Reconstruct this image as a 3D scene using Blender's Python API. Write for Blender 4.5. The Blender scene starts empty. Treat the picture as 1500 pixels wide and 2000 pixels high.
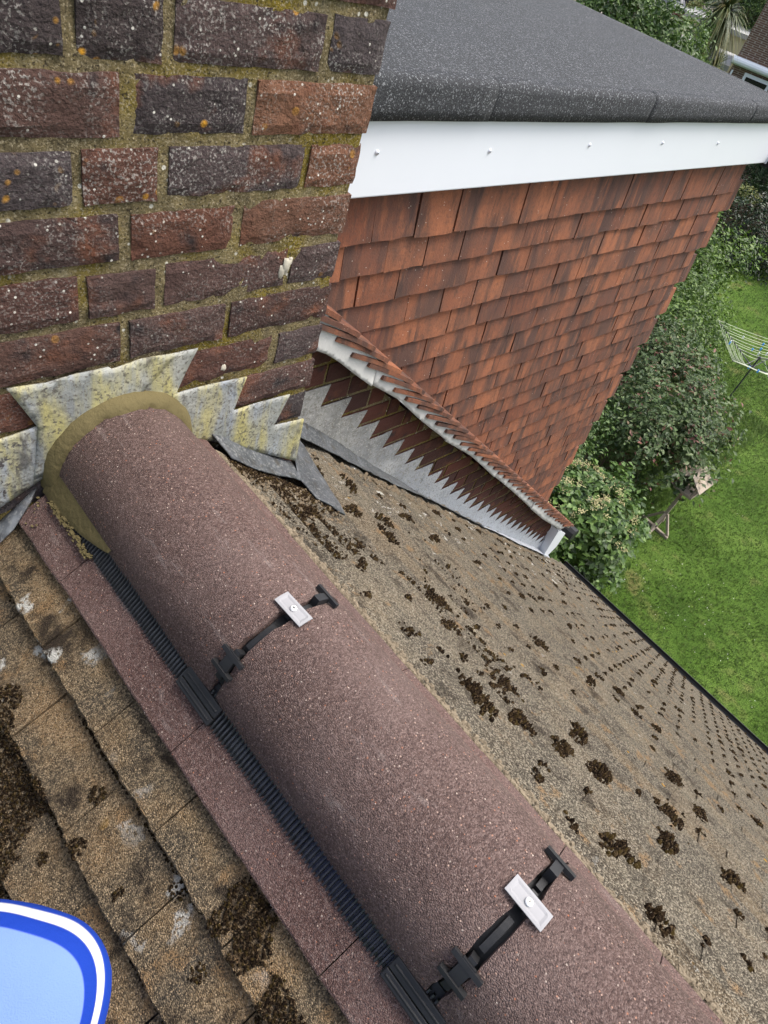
import bpy, bmesh, math, random
import numpy as np
from mathutils import Vector, Matrix
from mathutils.geometry import delaunay_2d_cdt

# ------------------------------------------------------------------ camera, sky, sun, exposure
sc = bpy.context.scene
COL = sc.collection
H = 9.2                                   # height of the viewpoint above the lawn
CR = np.array([[0.71873661, -0.64521604, 0.25906359],
               [-0.34271403, -0.65295691, -0.67542161],
               [0.60495022, 0.39666552, -0.69042863]])     # rows: camera right, down, forward
cam = bpy.data.objects.new('camera', bpy.data.cameras.new('camera'))
COL.objects.link(cam)
cam.matrix_world = Matrix(((CR[0, 0], -CR[1, 0], -CR[2, 0], 0), (CR[0, 1], -CR[1, 1], -CR[2, 1], 0),
                           (CR[0, 2], -CR[1, 2], -CR[2, 2], H), (0, 0, 0, 1)))
cam.data.sensor_fit = 'VERTICAL'
cam.data.sensor_height = 36.0
cam.data.lens = 36.0 * 1333.15 / 2000.0
cam.data.clip_start = 0.02
cam.data.clip_end = 2000
sc.camera = cam
sc.cycles.max_bounces = 5; sc.cycles.diffuse_bounces = 3; sc.cycles.glossy_bounces = 2; sc.cycles.transmission_bounces = 2; sc.cycles.transparent_max_bounces = 4
sc.cycles.use_adaptive_sampling = True; sc.cycles.adaptive_threshold = 0.02

SUN_EL, SUN_AZ = math.radians(62), math.radians(126)      # azimuth measured from +Y towards +X
world = bpy.data.worlds.new('World'); sc.world = world; world.use_nodes = True
wn = world.node_tree
for x in list(wn.nodes): wn.nodes.remove(x)
sky = wn.nodes.new('ShaderNodeTexSky'); sky.sky_type = 'NISHITA'; sky.sun_disc = False
sky.sun_elevation = SUN_EL; sky.sun_rotation = SUN_AZ
sky.air_density = 1.0; sky.dust_density = 5.0; sky.ozone_density = 0.6
hs = wn.nodes.new('ShaderNodeHueSaturation'); hs.inputs['Saturation'].default_value = 0.62
bg = wn.nodes.new('ShaderNodeBackground'); bg.inputs[1].default_value = 0.15
wo = wn.nodes.new('ShaderNodeOutputWorld')
wn.links.new(sky.outputs[0], hs.inputs['Color']); wn.links.new(hs.outputs[0], bg.inputs[0]); wn.links.new(bg.outputs[0], wo.inputs[0])
sl = bpy.data.lights.new('sun', 'SUN'); sl.energy = 0.95; sl.angle = math.radians(24); sl.color = (1, .96, .9)
so = bpy.data.objects.new('sun', sl); COL.objects.link(so)
sd = Vector((math.sin(SUN_AZ) * math.cos(SUN_EL), math.cos(SUN_AZ) * math.cos(SUN_EL), math.sin(SUN_EL)))
so.rotation_euler = sd.to_track_quat('Z', 'Y').to_euler(); so.location = (0, 0, 30)
vs = sc.view_settings
vs.view_transform = 'Standard'; vs.look = 'None'; vs.exposure = 1.3; vs.gamma = 1; vs.use_curve_mapping = False

# ------------------------------------------------------------------ helpers
random.seed(7); RNG = np.random.default_rng(7)
def _h(i, j, k, s):
    n = (i * 374761393 + j * 668265263 + k * 2147483647 + s * 974634777) & 0xffffffff
    n = ((n ^ (n >> 13)) * 1274126177) & 0xffffffff
    return ((n ^ (n >> 16)) & 0xffff) / 65535.0
def vn(P, scale=1.0, seed=0):
    P = np.asarray(P, float).reshape(-1, 3) * scale
    I = np.floor(P).astype(np.int64); F = P - I; F = F * F * (3 - 2 * F)
    r = np.zeros(len(P))
    for a in (0, 1):
        for b in (0, 1):
            for c in (0, 1):
                w = (F[:, 0] if a else 1 - F[:, 0]) * (F[:, 1] if b else 1 - F[:, 1]) * (F[:, 2] if c else 1 - F[:, 2])
                r += w * _h(I[:, 0] + a, I[:, 1] + b, I[:, 2] + c, seed)
    return r - .5
def fbm(P, scale=1.0, seed=0, oct=3):
    r = 0; a = 1
    for o in range(oct):
        r = r + a * vn(P, scale * 2 ** o, seed + o); a *= .5
    return r

WL = {}
def put(o, name, parent):
    COL.objects.link(o)
    if parent is not None: o.parent = parent
def mesh(name, V, F, smooth=False):
    me = bpy.data.meshes.new(name)
    V = np.asarray(V, float)
    me.from_pydata(V.tolist(), [], [tuple(int(i) for i in f) for f in F])
    me.update()
    if smooth: me.polygons.foreach_set('use_smooth', [True] * len(me.polygons))
    return me
def obj(name, V, F, mat, parent=None, smooth=False, origin=None):
    """mesh object from points given relative to the viewpoint (z up)"""
    V = np.asarray(V, float).reshape(-1, 3)
    if origin is None: origin = (V.min(0) + V.max(0)) / 2
    origin = np.asarray(origin, float)
    me = mesh(name, V - origin, F, smooth)
    me.materials.append(mat)
    o = bpy.data.objects.new(name, me)
    w = origin + [0, 0, H]
    p = WL[parent.name] if parent is not None else np.zeros(3)
    o.location = (w - p).tolist()
    put(o, name, parent); WL[o.name] = w
    return o
def inst(name, me, mat4, parent):
    """object with shared mesh; mat4 in viewpoint-relative coordinates"""
    o = bpy.data.objects.new(name, me)
    w = np.array(mat4.translation) + [0, 0, H]
    p = WL[parent.name] if parent is not None else np.zeros(3)
    m = mat4.copy(); m.translation = Vector((w - p).tolist())
    o.matrix_basis = m
    put(o, name, parent); WL[o.name] = w
    return o
def empty(name, loc, label, cat, group=None):
    o = bpy.data.objects.new(name, None); COL.objects.link(o)
    w = np.asarray(loc, float) + [0, 0, H]
    o.location = w.tolist(); WL[o.name] = w; o.empty_display_size = .2
    tag(o, label, cat, group)
    return o
def tag(o, label=None, cat=None, group=None, kind=None):
    if label: o['label'] = label
    if cat: o['category'] = cat
    if group: o['group'] = group
    if kind: o['kind'] = kind
    return o
class B:
    """collects geometry"""
    def __init__(s): s.V = []; s.F = []; s.n = 0
    def add(s, V, F):
        V = np.asarray(V, float).reshape(-1, 3); s.V.append(V)
        s.F += [tuple(int(i) + s.n for i in f) for f in F]; s.n += len(V); return s
    def box(s, a, b):
        x0, y0, z0 = a; x1, y1, z1 = b
        return s.add([(x0, y0, z0), (x1, y0, z0), (x1, y1, z0), (x0, y1, z0), (x0, y0, z1), (x1, y0, z1), (x1, y1, z1), (x0, y1, z1)],
                     [(0, 3, 2, 1), (4, 5, 6, 7), (0, 1, 5, 4), (1, 2, 6, 5), (2, 3, 7, 6), (3, 0, 4, 7)])
    def obox(s, c, ax, ay, az):
        c = np.asarray(c, float); ax, ay, az = (np.asarray(q, float) for q in (ax, ay, az))
        V = [c + i * ax + j * ay + k * az for k in (-1, 1) for (i, j) in ((-1, -1), (1, -1), (1, 1), (-1, 1))]
        return s.add(V, [(0, 3, 2, 1), (4, 5, 6, 7), (0, 1, 5, 4), (1, 2, 6, 5), (2, 3, 7, 6), (3, 0, 4, 7)])
    def tube(s, pts, r, n=6, cap=True):
        pts = np.asarray(pts, float); m = len(pts)
        r = np.full(m, r) if np.isscalar(r) else np.asarray(r, float)
        V = []
        for i in range(m):
            t = pts[min(i + 1, m - 1)] - pts[max(i - 1, 0)]; t = t / (np.linalg.norm(t) + 1e-9)
            u = np.cross(t, [0, 0, 1] if abs(t[2]) < .9 else [1, 0, 0]); u /= np.linalg.norm(u); v = np.cross(t, u)
            for k in range(n):
                a = 2 * math.pi * k / n; V.append(pts[i] + r[i] * (u * math.cos(a) + v * math.sin(a)))
        F = [(i * n + k, i * n + (k + 1) % n, (i + 1) * n + (k + 1) % n, (i + 1) * n + k) for i in range(m - 1) for k in range(n)]
        if cap: F += [tuple(range(n - 1, -1, -1)), tuple((m - 1) * n + k for k in range(n))]
        return s.add(V, F)
    def obj(s, name, mat, parent=None, smooth=False, origin=None):
        return obj(name, np.concatenate(s.V), s.F, mat, parent, smooth, origin)
def grid(fn, nu, nv):
    V = [fn(i / nu, j / nv) for j in range(nv + 1) for i in range(nu + 1)]
    F = [(j * (nu + 1) + i, j * (nu + 1) + i + 1, (j + 1) * (nu + 1) + i + 1, (j + 1) * (nu + 1) + i) for j in range(nv) for i in range(nu)]
    return V, F
def sheet(name, poly, mat, parent, thick=.003, cuts=3, amp=.003, scale=14, seed=0, push=(0, -1, 0), smooth=True):
    """wobbly sheet from a flat outline (points relative to the viewpoint)"""
    me = bpy.data.meshes.new(name); bm = bmesh.new()
    P = np.asarray(poly, float); c = P.mean(0)
    flat = np.ptp(P[:, 1]) < 1e-6
    if flat:
        st_ = max(.010, min(.02, float(np.sqrt(np.ptp(P[:, 0]) * np.ptp(P[:, 2]))) / 40)); B2 = []
        for i in range(len(P)):
            a_, b_ = P[i], P[(i + 1) % len(P)]; k_ = max(1, int(np.linalg.norm(b_ - a_) / st_))
            B2 += [a_ + (b_ - a_) * t / k_ for t in range(k_)]
        B2 = np.array(B2); nb2 = len(B2)
        gx, gz = np.meshgrid(np.arange(P[:, 0].min(), P[:, 0].max(), st_), np.arange(P[:, 2].min(), P[:, 2].max(), st_))
        G = np.c_[gx.ravel() + RNG.uniform(-.2, .2, gx.size) * st_, gz.ravel() + RNG.uniform(-.2, .2, gx.size) * st_]
        ins = np.zeros(len(G), bool); j_ = nb2 - 1; md_ = np.full(len(G), 9.)
        for i in range(nb2):
            xi, zi, xj, zj = B2[i, 0], B2[i, 2], B2[j_, 0], B2[j_, 2]
            cr_ = ((zi > G[:, 1]) != (zj > G[:, 1])) & (G[:, 0] < (xj - xi) * (G[:, 1] - zi) / (zj - zi + 1e-12) + xi)
            ins ^= cr_; md_ = np.minimum(md_, np.hypot(G[:, 0] - xi, G[:, 1] - zi)); j_ = i
        G = G[ins & (md_ > st_ * .55)]
        pts = [Vector((q[0], q[2])) for q in B2] + [Vector((q[0], q[1])) for q in G]
        ov, oe, of_, *_r = delaunay_2d_cdt(pts, [], [list(range(nb2))], 1, 1e-6)
        bv = [bm.verts.new((q.x - c[0], 0, q.y - c[2])) for q in ov]
        for f in of_:
            try: bm.faces.new([bv[i] for i in f])
            except ValueError: pass
    else:
        vs_ = [bm.verts.new((p - c).tolist()) for p in P]; bm.faces.new(vs_)
        bmesh.ops.triangulate(bm, faces=bm.faces[:], ngon_method='EAR_CLIP')
    for _ in range(0 if flat else cuts):
        L = [e for e in bm.edges if e.calc_length() > .03]
        if not L: break
        bmesh.ops.subdivide_edges(bm, edges=L, cuts=1)
        bmesh.ops.triangulate(bm, faces=[f for f in bm.faces if len(f.verts) > 3])
    V = np.array([v.co[:] for v in bm.verts]); d = fbm(V + c, scale, seed) * amp * 2
    for v, q in zip(bm.verts, d): v.co = v.co + Vector(push) * float(q)
    bmesh.ops.recalc_face_normals(bm, faces=bm.faces[:])
    nn = sum((f.normal * f.calc_area() for f in bm.faces), Vector())
    if nn.dot(Vector(push)) < 0: bmesh.ops.reverse_faces(bm, faces=bm.faces[:])
    bm.to_mesh(me); bm.free(); me.materials.append(mat)
    if smooth: me.polygons.foreach_set('use_smooth', [True] * len(me.polygons))
    o = bpy.data.objects.new(name, me); w = c + [0, 0, H]
    p = WL[parent.name] if parent is not None else np.zeros(3)
    o.location = (w - p).tolist(); put(o, name, parent); WL[o.name] = w
    md = o.modifiers.new('solid', 'SOLIDIFY'); md.thickness = thick; md.offset = -1
    return o
def px(P):
    q = CR @ np.asarray(P, float).T
    return 750 + 1333.15 * q[0] / q[2], 1000 + 1333.15 * q[1] / q[2], q[2]

# ------------------------------------------------------------------ materials
class Mat:
    def __init__(s, name, rough=.9, spec=.3, metal=0):
        s.m = bpy.data.materials.new(name); s.m.use_nodes = True; s.t = s.m.node_tree
        s.b = s.t.nodes['Principled BSDF']
        s.b.inputs['Roughness'].default_value = rough; s.b.inputs['Specular IOR Level'].default_value = spec
        s.b.inputs['Metallic'].default_value = metal; s._p = None
    def set(s, node, k, v):
        i = node.inputs[k]
        if hasattr(v, 'is_linked') or isinstance(v, bpy.types.NodeSocket): s.t.links.new(v, i)
        else: i.default_value = v if not (isinstance(v, tuple) and len(v) == 3 and i.type == 'RGBA') else (*v, 1)
    def n(s, ty, out=0, props=None, **kw):
        nd = s.t.nodes.new('ShaderNode' + ty)
        for k, v in (props or {}).items(): setattr(nd, k, v)
        for k, v in kw.items(): s.set(nd, int(k[1:]) if k[0] == 'i' and k[1:].isdigit() else k.replace('_', ' '), v)
        return nd.outputs[out]
    def pos(s, scale=None, rot=None):
        if s._p is None: s._p = s.n('NewGeometry', 'Position')
        if scale is None: return s._p
        kw = dict(Vector=s._p, Scale=scale)
        if rot: kw['Rotation'] = rot
        return s.n('Mapping', **kw)
    def noise(s, sc_, vec=None, det=3, rough=.55, out=0, dist=0):
        return s.n('TexNoise', out, Vector=vec if vec is not None else s.pos(), Scale=sc_, Detail=det, Roughness=rough, Distortion=dist)
    def vor(s, sc_, vec=None, feat='F1', out=0, rnd=1.0):
        return s.n('TexVoronoi', out, {'feature': feat}, Vector=vec if vec is not None else s.pos(), Scale=sc_, Randomness=rnd)
    def ramp(s, fac, stops, interp='LINEAR'):
        nd = s.t.nodes.new('ShaderNodeValToRGB'); cr = nd.color_ramp; cr.interpolation = interp
        while len(cr.elements) < len(stops): cr.elements.new(.5)
        for e, (p, c) in zip(cr.elements, stops):
            e.position = p; e.color = (*c, 1) if isinstance(c, tuple) else (c, c, c, 1)
        s.t.links.new(fac, nd.inputs[0]); return nd.outputs[0]
    def mix(s, fac, a, b, mode='MIX'):
        nd = s.t.nodes.new('ShaderNodeMix'); nd.data_type = 'RGBA'; nd.blend_type = mode
        for k, v in ((0, fac), (6, a), (7, b)):
            i = nd.inputs[k]
            if isinstance(v, bpy.types.NodeSocket): s.t.links.new(v, i)
            else: i.default_value = (*v, 1) if isinstance(v, tuple) else v
        return nd.outputs[2]
    def math(s, op, a, b=0.0):
        nd = s.t.nodes.new('ShaderNodeMath'); nd.operation = op
        for k, v in ((0, a), (1, b)):
            if isinstance(v, bpy.types.NodeSocket): s.t.links.new(v, nd.inputs[k])
            else: nd.inputs[k].default_value = v
        return nd.outputs[0]
    def th(s, f, a, b): return s.ramp(f, [(a, 0.0), (b, 1.0)])
    def rnd(s): return s.n('ObjectInfo', 'Random')
    def isl(s): return s.n('NewGeometry', 'Random Per Island')
    def done(s, col, height=None, strength=.5, dist=.004, rough=None):
        s.set(s.b, 'Base Color', col)
        if height is not None:
            s.set(s.b, 'Normal', s.n('Bump', Strength=strength, Distance=dist, Height=height))
        if rough is not None: s.set(s.b, 'Roughness', rough)
        return s.m

def m_brick(name='brick', dark=False):
    M = Mat(name, .92)
    r = M.rnd()
    base = M.ramp(r, [(0, (.075, .036, .025)), (.18, (.05, .042, .044)), (.36, (.095, .04, .025)), (.5, (.045, .035, .037)), (.64, (.034, .025, .024)), (.8, (.08, .036, .026)), (.93, (.15, .075, .042)), (1, (.11, .042, .027))])
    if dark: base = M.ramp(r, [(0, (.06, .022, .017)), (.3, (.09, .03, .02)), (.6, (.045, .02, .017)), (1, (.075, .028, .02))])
    patch = M.noise(14, det=3)
    base = M.mix(M.th(patch, .56, .74), base, (.125, .048, .026))
    base = M.mix(M.th(M.noise(22, det=2), .6, .75), base, (.025, .018, .018))
    if not dark:
        zg = M.math('SUBTRACT', M.n('SeparateXYZ', 2, Vector=M.pos()), H - .62)
        up = M.th(M.math('MULTIPLY', zg, 2.2), 0, 1)
        g2 = M.noise(260, det=2)
        patchy = M.math('MULTIPLY', M.th(M.noise(9, det=3), .42, .62), M.math('ADD', M.math('MULTIPLY', up, .75), .25))
        base = M.mix(M.math('MULTIPLY', M.th(g2, .53, .64), M.math('MULTIPLY', patchy, .75)), base, (.46, .44, .4))
        v = M.vor(95); keep = M.th(M.noise(30, det=1), .5, .62)
        dots = M.math('MULTIPLY', M.ramp(v, [(.13, 1.0), (.2, 0.0)]), keep)
        base = M.mix(dots, base, (.55, .53, .47))
        v2 = M.vor(42); k2 = M.math('MULTIPLY', M.th(M.noise(9.5, det=2), .57, .66), M.math('ADD', M.math('MULTIPLY', up, .8), .2))
        d2 = M.math('MULTIPLY', M.ramp(v2, [(.2, 1.0), (.3, 0.0)]), k2)
        base = M.mix(d2, base, (.62, .3, .015))
    hgt = M.math('ADD', M.noise(170, det=4, rough=.65), M.math('MULTIPLY', M.noise(45, det=3), 1.2))
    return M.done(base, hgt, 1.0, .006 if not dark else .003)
def m_mortar():
    M = Mat('mossy_mortar', .97, .1)
    c = M.ramp(M.noise(16, det=4), [(.3, (.1, .082, .05)), (.48, (.165, .132, .068)), (.62, (.195, .157, .074)), (.75, (.19, .168, .11))])
    c = M.mix(M.th(M.noise(7, det=2), .46, .6), c, (.165, .125, .022))
    c = M.mix(M.th(M.noise(320, det=2), .52, .7), c, (.33, .28, .18))
    c = M.mix(M.ramp(M.noise(240, det=2), [(.32, 1.0), (.42, 0.0)]), c, (.05, .04, .025))
    d = M.math('MULTIPLY', M.ramp(M.vor(60), [(.14, 1.0), (.22, 0.0)]), M.th(M.noise(20, det=1), .52, .6))
    c = M.mix(d, c, (.6, .58, .5))
    return M.done(c, M.math('ADD', M.noise(220, det=4, rough=.7), M.noise(50, det=2)), 1.0, .007)
def m_lead(kind):
    M = Mat('lead_' + kind, .62, .4)
    if kind == 'stained':
        c = M.ramp(M.noise(9, det=4), [(.3, (.16, .17, .17)), (.5, (.24, .25, .235)), (.66, (.32, .32, .28))])
        st = M.noise(10, M.pos((2.6, 1, .55)), det=4)
        c = M.mix(M.math('MULTIPLY', M.th(st, .43, .62), .85), c, (.36, .32, .12))
        c = M.mix(M.th(M.noise(11, M.pos((2.2, 1, .6), None), det=4, dist=.4), .55, .72), c, (.25, .28, .33))
        c = M.mix(M.math('MULTIPLY', M.th(M.noise(130, det=3), .54, .62), M.th(M.noise(8, det=3), .45, .58)), c, (.06, .055, .055))
        c = M.mix(M.math('MULTIPLY', M.th(M.noise(190, det=3), .55, .64), .8), c, (.09, .08, .065))
        c = M.mix(M.math('MULTIPLY', M.th(M.noise(16, M.pos((2, 1, .7)), det=5, rough=.7), .58, .68), .75), c, (.07, .065, .06))
        zg = M.n('SeparateXYZ', 2, Vector=M.pos())
        return M.done(c, M.math('ADD', M.noise(60, det=4), M.math('MULTIPLY', st, .6)), .55, .006)
    if kind == 'grey':
        c = M.ramp(M.noise(7, det=5), [(.3, (.12, .12, .12)), (.5, (.22, .22, .215)), (.7, (.34, .335, .32))])
        xg = M.th(M.math('MULTIPLY', M.math('SUBTRACT', M.n('SeparateXYZ', 0, Vector=M.pos()), 1.35), 1.0), 0, 1)
        c = M.mix(M.math('MULTIPLY', xg, .85), c, (.36, .39, .44))
        c = M.mix(M.math('MULTIPLY', M.th(M.noise(120, det=3), .5, .64), .7), c, (.13, .12, .1))
        c = M.mix(M.th(M.noise(180, det=2), .6, .68), c, (.42, .41, .38))
        return M.done(c, M.noise(60, det=4), .4, .005, .5)
    c = M.ramp(M.noise(20, det=4), [(.3, (.03, .033, .036)), (.6, (.06, .065, .072)), (.78, (.16, .175, .19))])
    c = M.mix(M.math('MULTIPLY', M.th(M.noise(150, det=3), .52, .66), .6), c, (.2, .205, .2))
    c = M.mix(M.math('MULTIPLY', M.th(M.noise(30, det=4), .56, .68), .7), c, (.035, .03, .022))
    return M.done(c, M.noise(55, det=4), .5, .005, .6)
def m_oldtile(name, left):
    M = Mat(name, .95, .15)
    r = M.rnd()
    gs = 520 if left else 400
    gv = M.vor(gs); g = M.n('SeparateColor', 0, Color=M.vor(gs, out=1))
    if left:
        c = M.ramp(M.noise(10, det=5, rough=.62), [(.3, (.085, .073, .056)), (.42, (.15, .115, .074)), (.53, (.235, .163, .09)), (.66, (.34, .22, .11))])
        c = M.mix(M.math('MULTIPLY', M.th(r, .2, 1.0), .35), c, (.085, .07, .052))
    else:
        c = M.ramp(M.noise(5.5, det=5, rough=.6), [(.3, (.095, .084, .067)), (.48, (.155, .134, .1)), (.6, (.195, .16, .112)), (.74, (.22, .165, .1))])
        c = M.mix(M.math('MULTIPLY', M.th(r, .0, 1.0), .7), c, (.06, .052, .044))
        c = M.mix(M.math('MULTIPLY', M.th(r, .78, .98), .55), c, (.24, .17, .095))
    c = M.mix(M.math('MULTIPLY', M.th(g, .5, 1.0), .85), c, (.42, .32, .2) if left else (.4, .35, .265))
    c = M.mix(M.math('MULTIPLY', M.ramp(g, [(.05, 1.0), (.42, 0.0)]), .75), c, (.045, .037, .028))
    dk = M.noise(8 if left else 12, det=7, rough=.68, dist=.2)
    c = M.mix(M.math('MULTIPLY', M.th(dk, .54, .62), .9) if left else M.math('MULTIPLY', M.th(dk, .54, .66), .75), c, (.032, .024, .018))
    ed = M.noise(17, det=4)
    c = M.mix(M.math('MULTIPLY', M.th(ed, .6, .68), M.math('MULTIPLY', M.th(g, .1, .5), .8)), c, (.3, .19, .095))
    # white crust lichen
    wv = M.n('TexVoronoi', 0, {'feature': 'SMOOTH_F1'}, Vector=M.n('Mix', 1, {'data_type': 'VECTOR'}, i0=.06, i4=M.pos(), i5=M.noise(30, out=1)), Scale=16 if left else 22)
    wk = M.th(M.noise(3.2 if left else 2.6, det=2), .48 if left else .55, .6)
    if not left:
        # heavier crust on the strip of roof under the chimney and the neighbour's wall
        yg = M.n('SeparateXYZ', 1, Vector=M.pos())
        near = M.th(M.math('ADD', yg, M.math('MULTIPLY', M.noise(3, det=2), .5)), .78, 1.0)
        wk = M.math('MAXIMUM', M.math('MULTIPLY', wk, .7), near)
    wm = M.math('MULTIPLY', M.ramp(wv, [(.15, 1.0), (.24, 0.0)]), wk) if left else M.math('MULTIPLY', M.th(M.math('ADD', M.noise(15, M.pos((.75, 1.3, .75)), det=6, rough=.7), M.math('MULTIPLY', near, .055)), .655, .70), M.math('ADD', M.math('MULTIPLY', wk, .7), .3))
    c = M.mix(M.math('MULTIPLY', wm, M.th(M.noise(160, det=2), .36, .5)), c, (.62, .61, .56))
    od = M.math('MULTIPLY', M.ramp(M.vor(21 if left else 34), [(.16, 1.0), (.22, 0.0)]), M.th(M.noise(5, det=2), .6 if left else .66, .7))
    c = M.mix(od, c, (.5, .27, .02))
    hgt = M.math('ADD', M.math('ADD', M.math('MULTIPLY', g, .6), M.math('MULTIPLY', gv, -.8)), M.math('MULTIPLY', M.noise(60, det=3), .8))
    return M.done(c, hgt, 1.0, .006)
def m_newtile(name, tint=1.0):
    M = Mat(name, .8, .25)
    c = M.ramp(M.noise(5, det=4), [(.3, (.075 * tint, .048, .041)), (.5, (.095 * tint, .062, .054)), (.7, (.12 * tint, .083, .073))])
    c = M.mix(M.math('MULTIPLY', M.rnd(), .25), c, (.1, .052, .045))
    gv = M.vor(560); g = M.n('SeparateColor', 0, Color=M.vor(560, out=1))
    c = M.mix(M.math('MULTIPLY', M.th(g, .55, 1.0), .75), c, (.2, .145, .128))
    c = M.mix(M.math('MULTIPLY', M.ramp(g, [(.02, 1.0), (.4, 0.0)]), .7), c, (.03, .019, .017))
    v = M.vor(230); cc = M.vor(230, out=1)
    k = M.math('MULTIPLY', M.ramp(v, [(.2, 1.0), (.3, 0.0)]), M.th(M.n('SeparateColor', 0, Color=cc), .80, .86))
    c = M.mix(k, c, M.mix(M.n('SeparateColor', 1, Color=cc), (.28, .1, .05), (.4, .34, .29)))
    w = M.noise(13, M.pos((1.9, .4, 1.2)), det=6, rough=.72)
    c = M.mix(M.math('MULTIPLY', M.th(w, .6, .74), .5), c, (.34, .3, .28))
    w2 = M.noise(4, det=3)
    c = M.mix(M.math('MULTIPLY', M.th(w2, .5, .7), .3), c, (.15, .11, .1))
    return M.done(c, M.math('ADD', M.math('MULTIPLY', gv, -1.0), M.math('MULTIPLY', M.noise(120, det=2), .8)), .7, .003)
def m_cheek():
    M = Mat('terracotta_tile', .85, .25)
    r = M.rnd()
    c = M.ramp(r, [(0, (.14, .052, .03)), (.3, (.225, .088, .046)), (.55, (.12, .05, .034)), (.8, (.26, .1, .05)), (1, (.18, .07, .04))])
    off = M.n('CombineXYZ', X=M.math('MULTIPLY', r, 40.0), Y=0.0, Z=M.math('MULTIPLY', r, 17.0))
    p = M.n('VectorMath', 0, {'operation': 'ADD'}, i0=M.pos((1, 1, .18)), i1=off)
    s1 = M.noise(26, p, det=4, rough=.6)
    s0 = M.noise(11, p, det=3, rough=.55, dist=.3)
    c = M.mix(M.math('MULTIPLY', M.th(s0, .44, .62), .8), c, (.05, .034, .031))
    c = M.mix(M.math('MULTIPLY', M.th(s1, .54, .72), .8), c, (.03, .024, .023))
    s2 = M.noise(46, p, det=3)
    c = M.mix(M.math('MULTIPLY', M.th(s2, .55, .72), .5), c, (.3, .115, .055))
    c = M.mix(M.math('MULTIPLY', M.th(M.noise(9, det=3), .48, .66), .55), c, (.09, .05, .038))
    c = M.mix(M.math('MULTIPLY', M.th(M.noise(75, det=4, rough=.7), .5, .66), .45), c, (.07, .042, .034))
    sp = M.ramp(M.vor(70), [(.06, 1.0), (.1, 0.0)])
    c = M.mix(M.math('MULTIPLY', sp, M.th(M.noise(15, det=1), .56, .6)), c, (.6, .56, .5))
    return M.done(c, M.math('ADD', M.noise(180, det=3), M.math('MULTIPLY', s1, .8)), .5, .003)
def m_plain(name, col, rough=.5, spec=.5, metal=0, var=.15, sc_=20, bump=0.0, bd=.003, bs=80):
    M = Mat(name, rough, spec, metal)
    c = M.mix(M.noise(sc_, det=4), tuple(x * (1 - var) for x in col), tuple(min(1, x * (1 + var)) for x in col))
    return M.done(c, M.noise(bs, det=3) if bump else None, bump, bd)
def m_felt():
    M = Mat('mineral_felt', .9, .35)
    g = M.noise(420, det=2, rough=.7); v = M.vor(330, out=1)
    c = M.ramp(g, [(.32, (.006, .0065, .0075)), (.5, (.024, .026, .029)), (.68, (.085, .09, .097))])
    c = M.mix(M.th(M.n('SeparateColor', 0, Color=v), .86, .97), c, (.2, .21, .22))
    c = M.mix(M.math('MULTIPLY', M.th(M.noise(3.5, det=4), .45, .7), .25), c, (.05, .055, .062))
    return M.done(c, g, .8, .004)
def m_leaf(name, cols, rough=.5, trans=.0, pink=None):
    M = Mat(name, rough, .35)
    r = M.isl()
    n = len(cols)
    c = M.ramp(r, [(i / (n - 1), k) for i, k in enumerate(cols)])
    c = M.mix(M.math('MULTIPLY', M.noise(1.3, det=2), .45), c, cols[0])
    if pink: c = M.mix(M.math('MULTIPLY', M.th(r, .86, .9), M.th(M.noise(2.2, det=2), .45, .55)), c, pink)
    M.set(M.b, 'Base Color', c)
    if trans:
        tr = M.n('BsdfTranslucent', Color=c)
        mx = M.n('MixShader', i0=trans, i1=M.b.outputs[0], i2=tr)
        M.t.links.new(mx, M.t.nodes['Material Output'].inputs[0])
    return M.m
def m_grass():
    M = Mat('lawn', .95, .1)
    c = M.ramp(M.noise(.55, det=6, rough=.62), [(.3, (.034, .07, .01)), (.48, (.066, .122, .018)), (.62, (.1, .165, .03)), (.76, (.16, .185, .055))])
    c = M.mix(M.math('MULTIPLY', M.th(M.noise(1.1, det=3), .58, .72), .7), c, (.18, .145, .065))
    c = M.mix(M.math('MULTIPLY', M.ramp(M.noise(38, det=3), [(.33, 1.0), (.52, 0.0)]), .8), c, (.018, .045, .007))
    return M.done(c, M.noise(45, det=4), 1, .05)

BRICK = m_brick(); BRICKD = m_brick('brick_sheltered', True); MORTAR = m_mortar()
LEADS = m_lead('stained'); LEADG = m_lead('grey'); LEADD = m_lead('dark')
TILEL = m_oldtile('weathered_tile_left', True); TILER = m_oldtile('weathered_tile_right', False)
NEW = m_newtile('new_brown_tile'); NEWF = m_newtile('new_flat_tile', 1.12)
CHEEK = m_cheek(); FELT = m_felt()
PLAST = m_plain('black_plastic', (.014, .0145, .016), .55, .35, var=.3, sc_=60)
VENTM = m_plain('vent_plastic', (.03, .032, .036), .35, .5, var=.25, sc_=40)
ALU = m_plain('aluminium', (.27, .27, .28), .6, .2, 0, var=.08)
SCREW = m_plain('screw_head', (.75, .75, .74), .35, .5, .4, var=.1)
POINT = m_plain('fresh_pointing', (.105, .085, .038), .85, .2, var=.22, sc_=16, bump=.6, bd=.004, bs=110)
UPVC = m_plain('white_upvc', (.68, .71, .76), .32, .5, var=.015, sc_=5)
UNDER = m_plain('painted_undercloak', (.5, .5, .48), .8, .3, var=.14, sc_=9, bump=.35, bd=.003)
CREAM = m_plain('cream_mortar', (.4, .37, .3), .9, .2, var=.2, sc_=30, bump=.6)
SOOT = m_plain('roof_board', (.05, .045, .04), .9, .2)
RENDERM = m_plain('house_brickwork', (.16, .075, .05), .9, .2, var=.3, sc_=14)
CRUMB = m_plain('old_mortar_crumbs', (.19, .155, .11), .95, .1, var=.5, sc_=60, bump=.8, bd=.004, bs=200)

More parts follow.
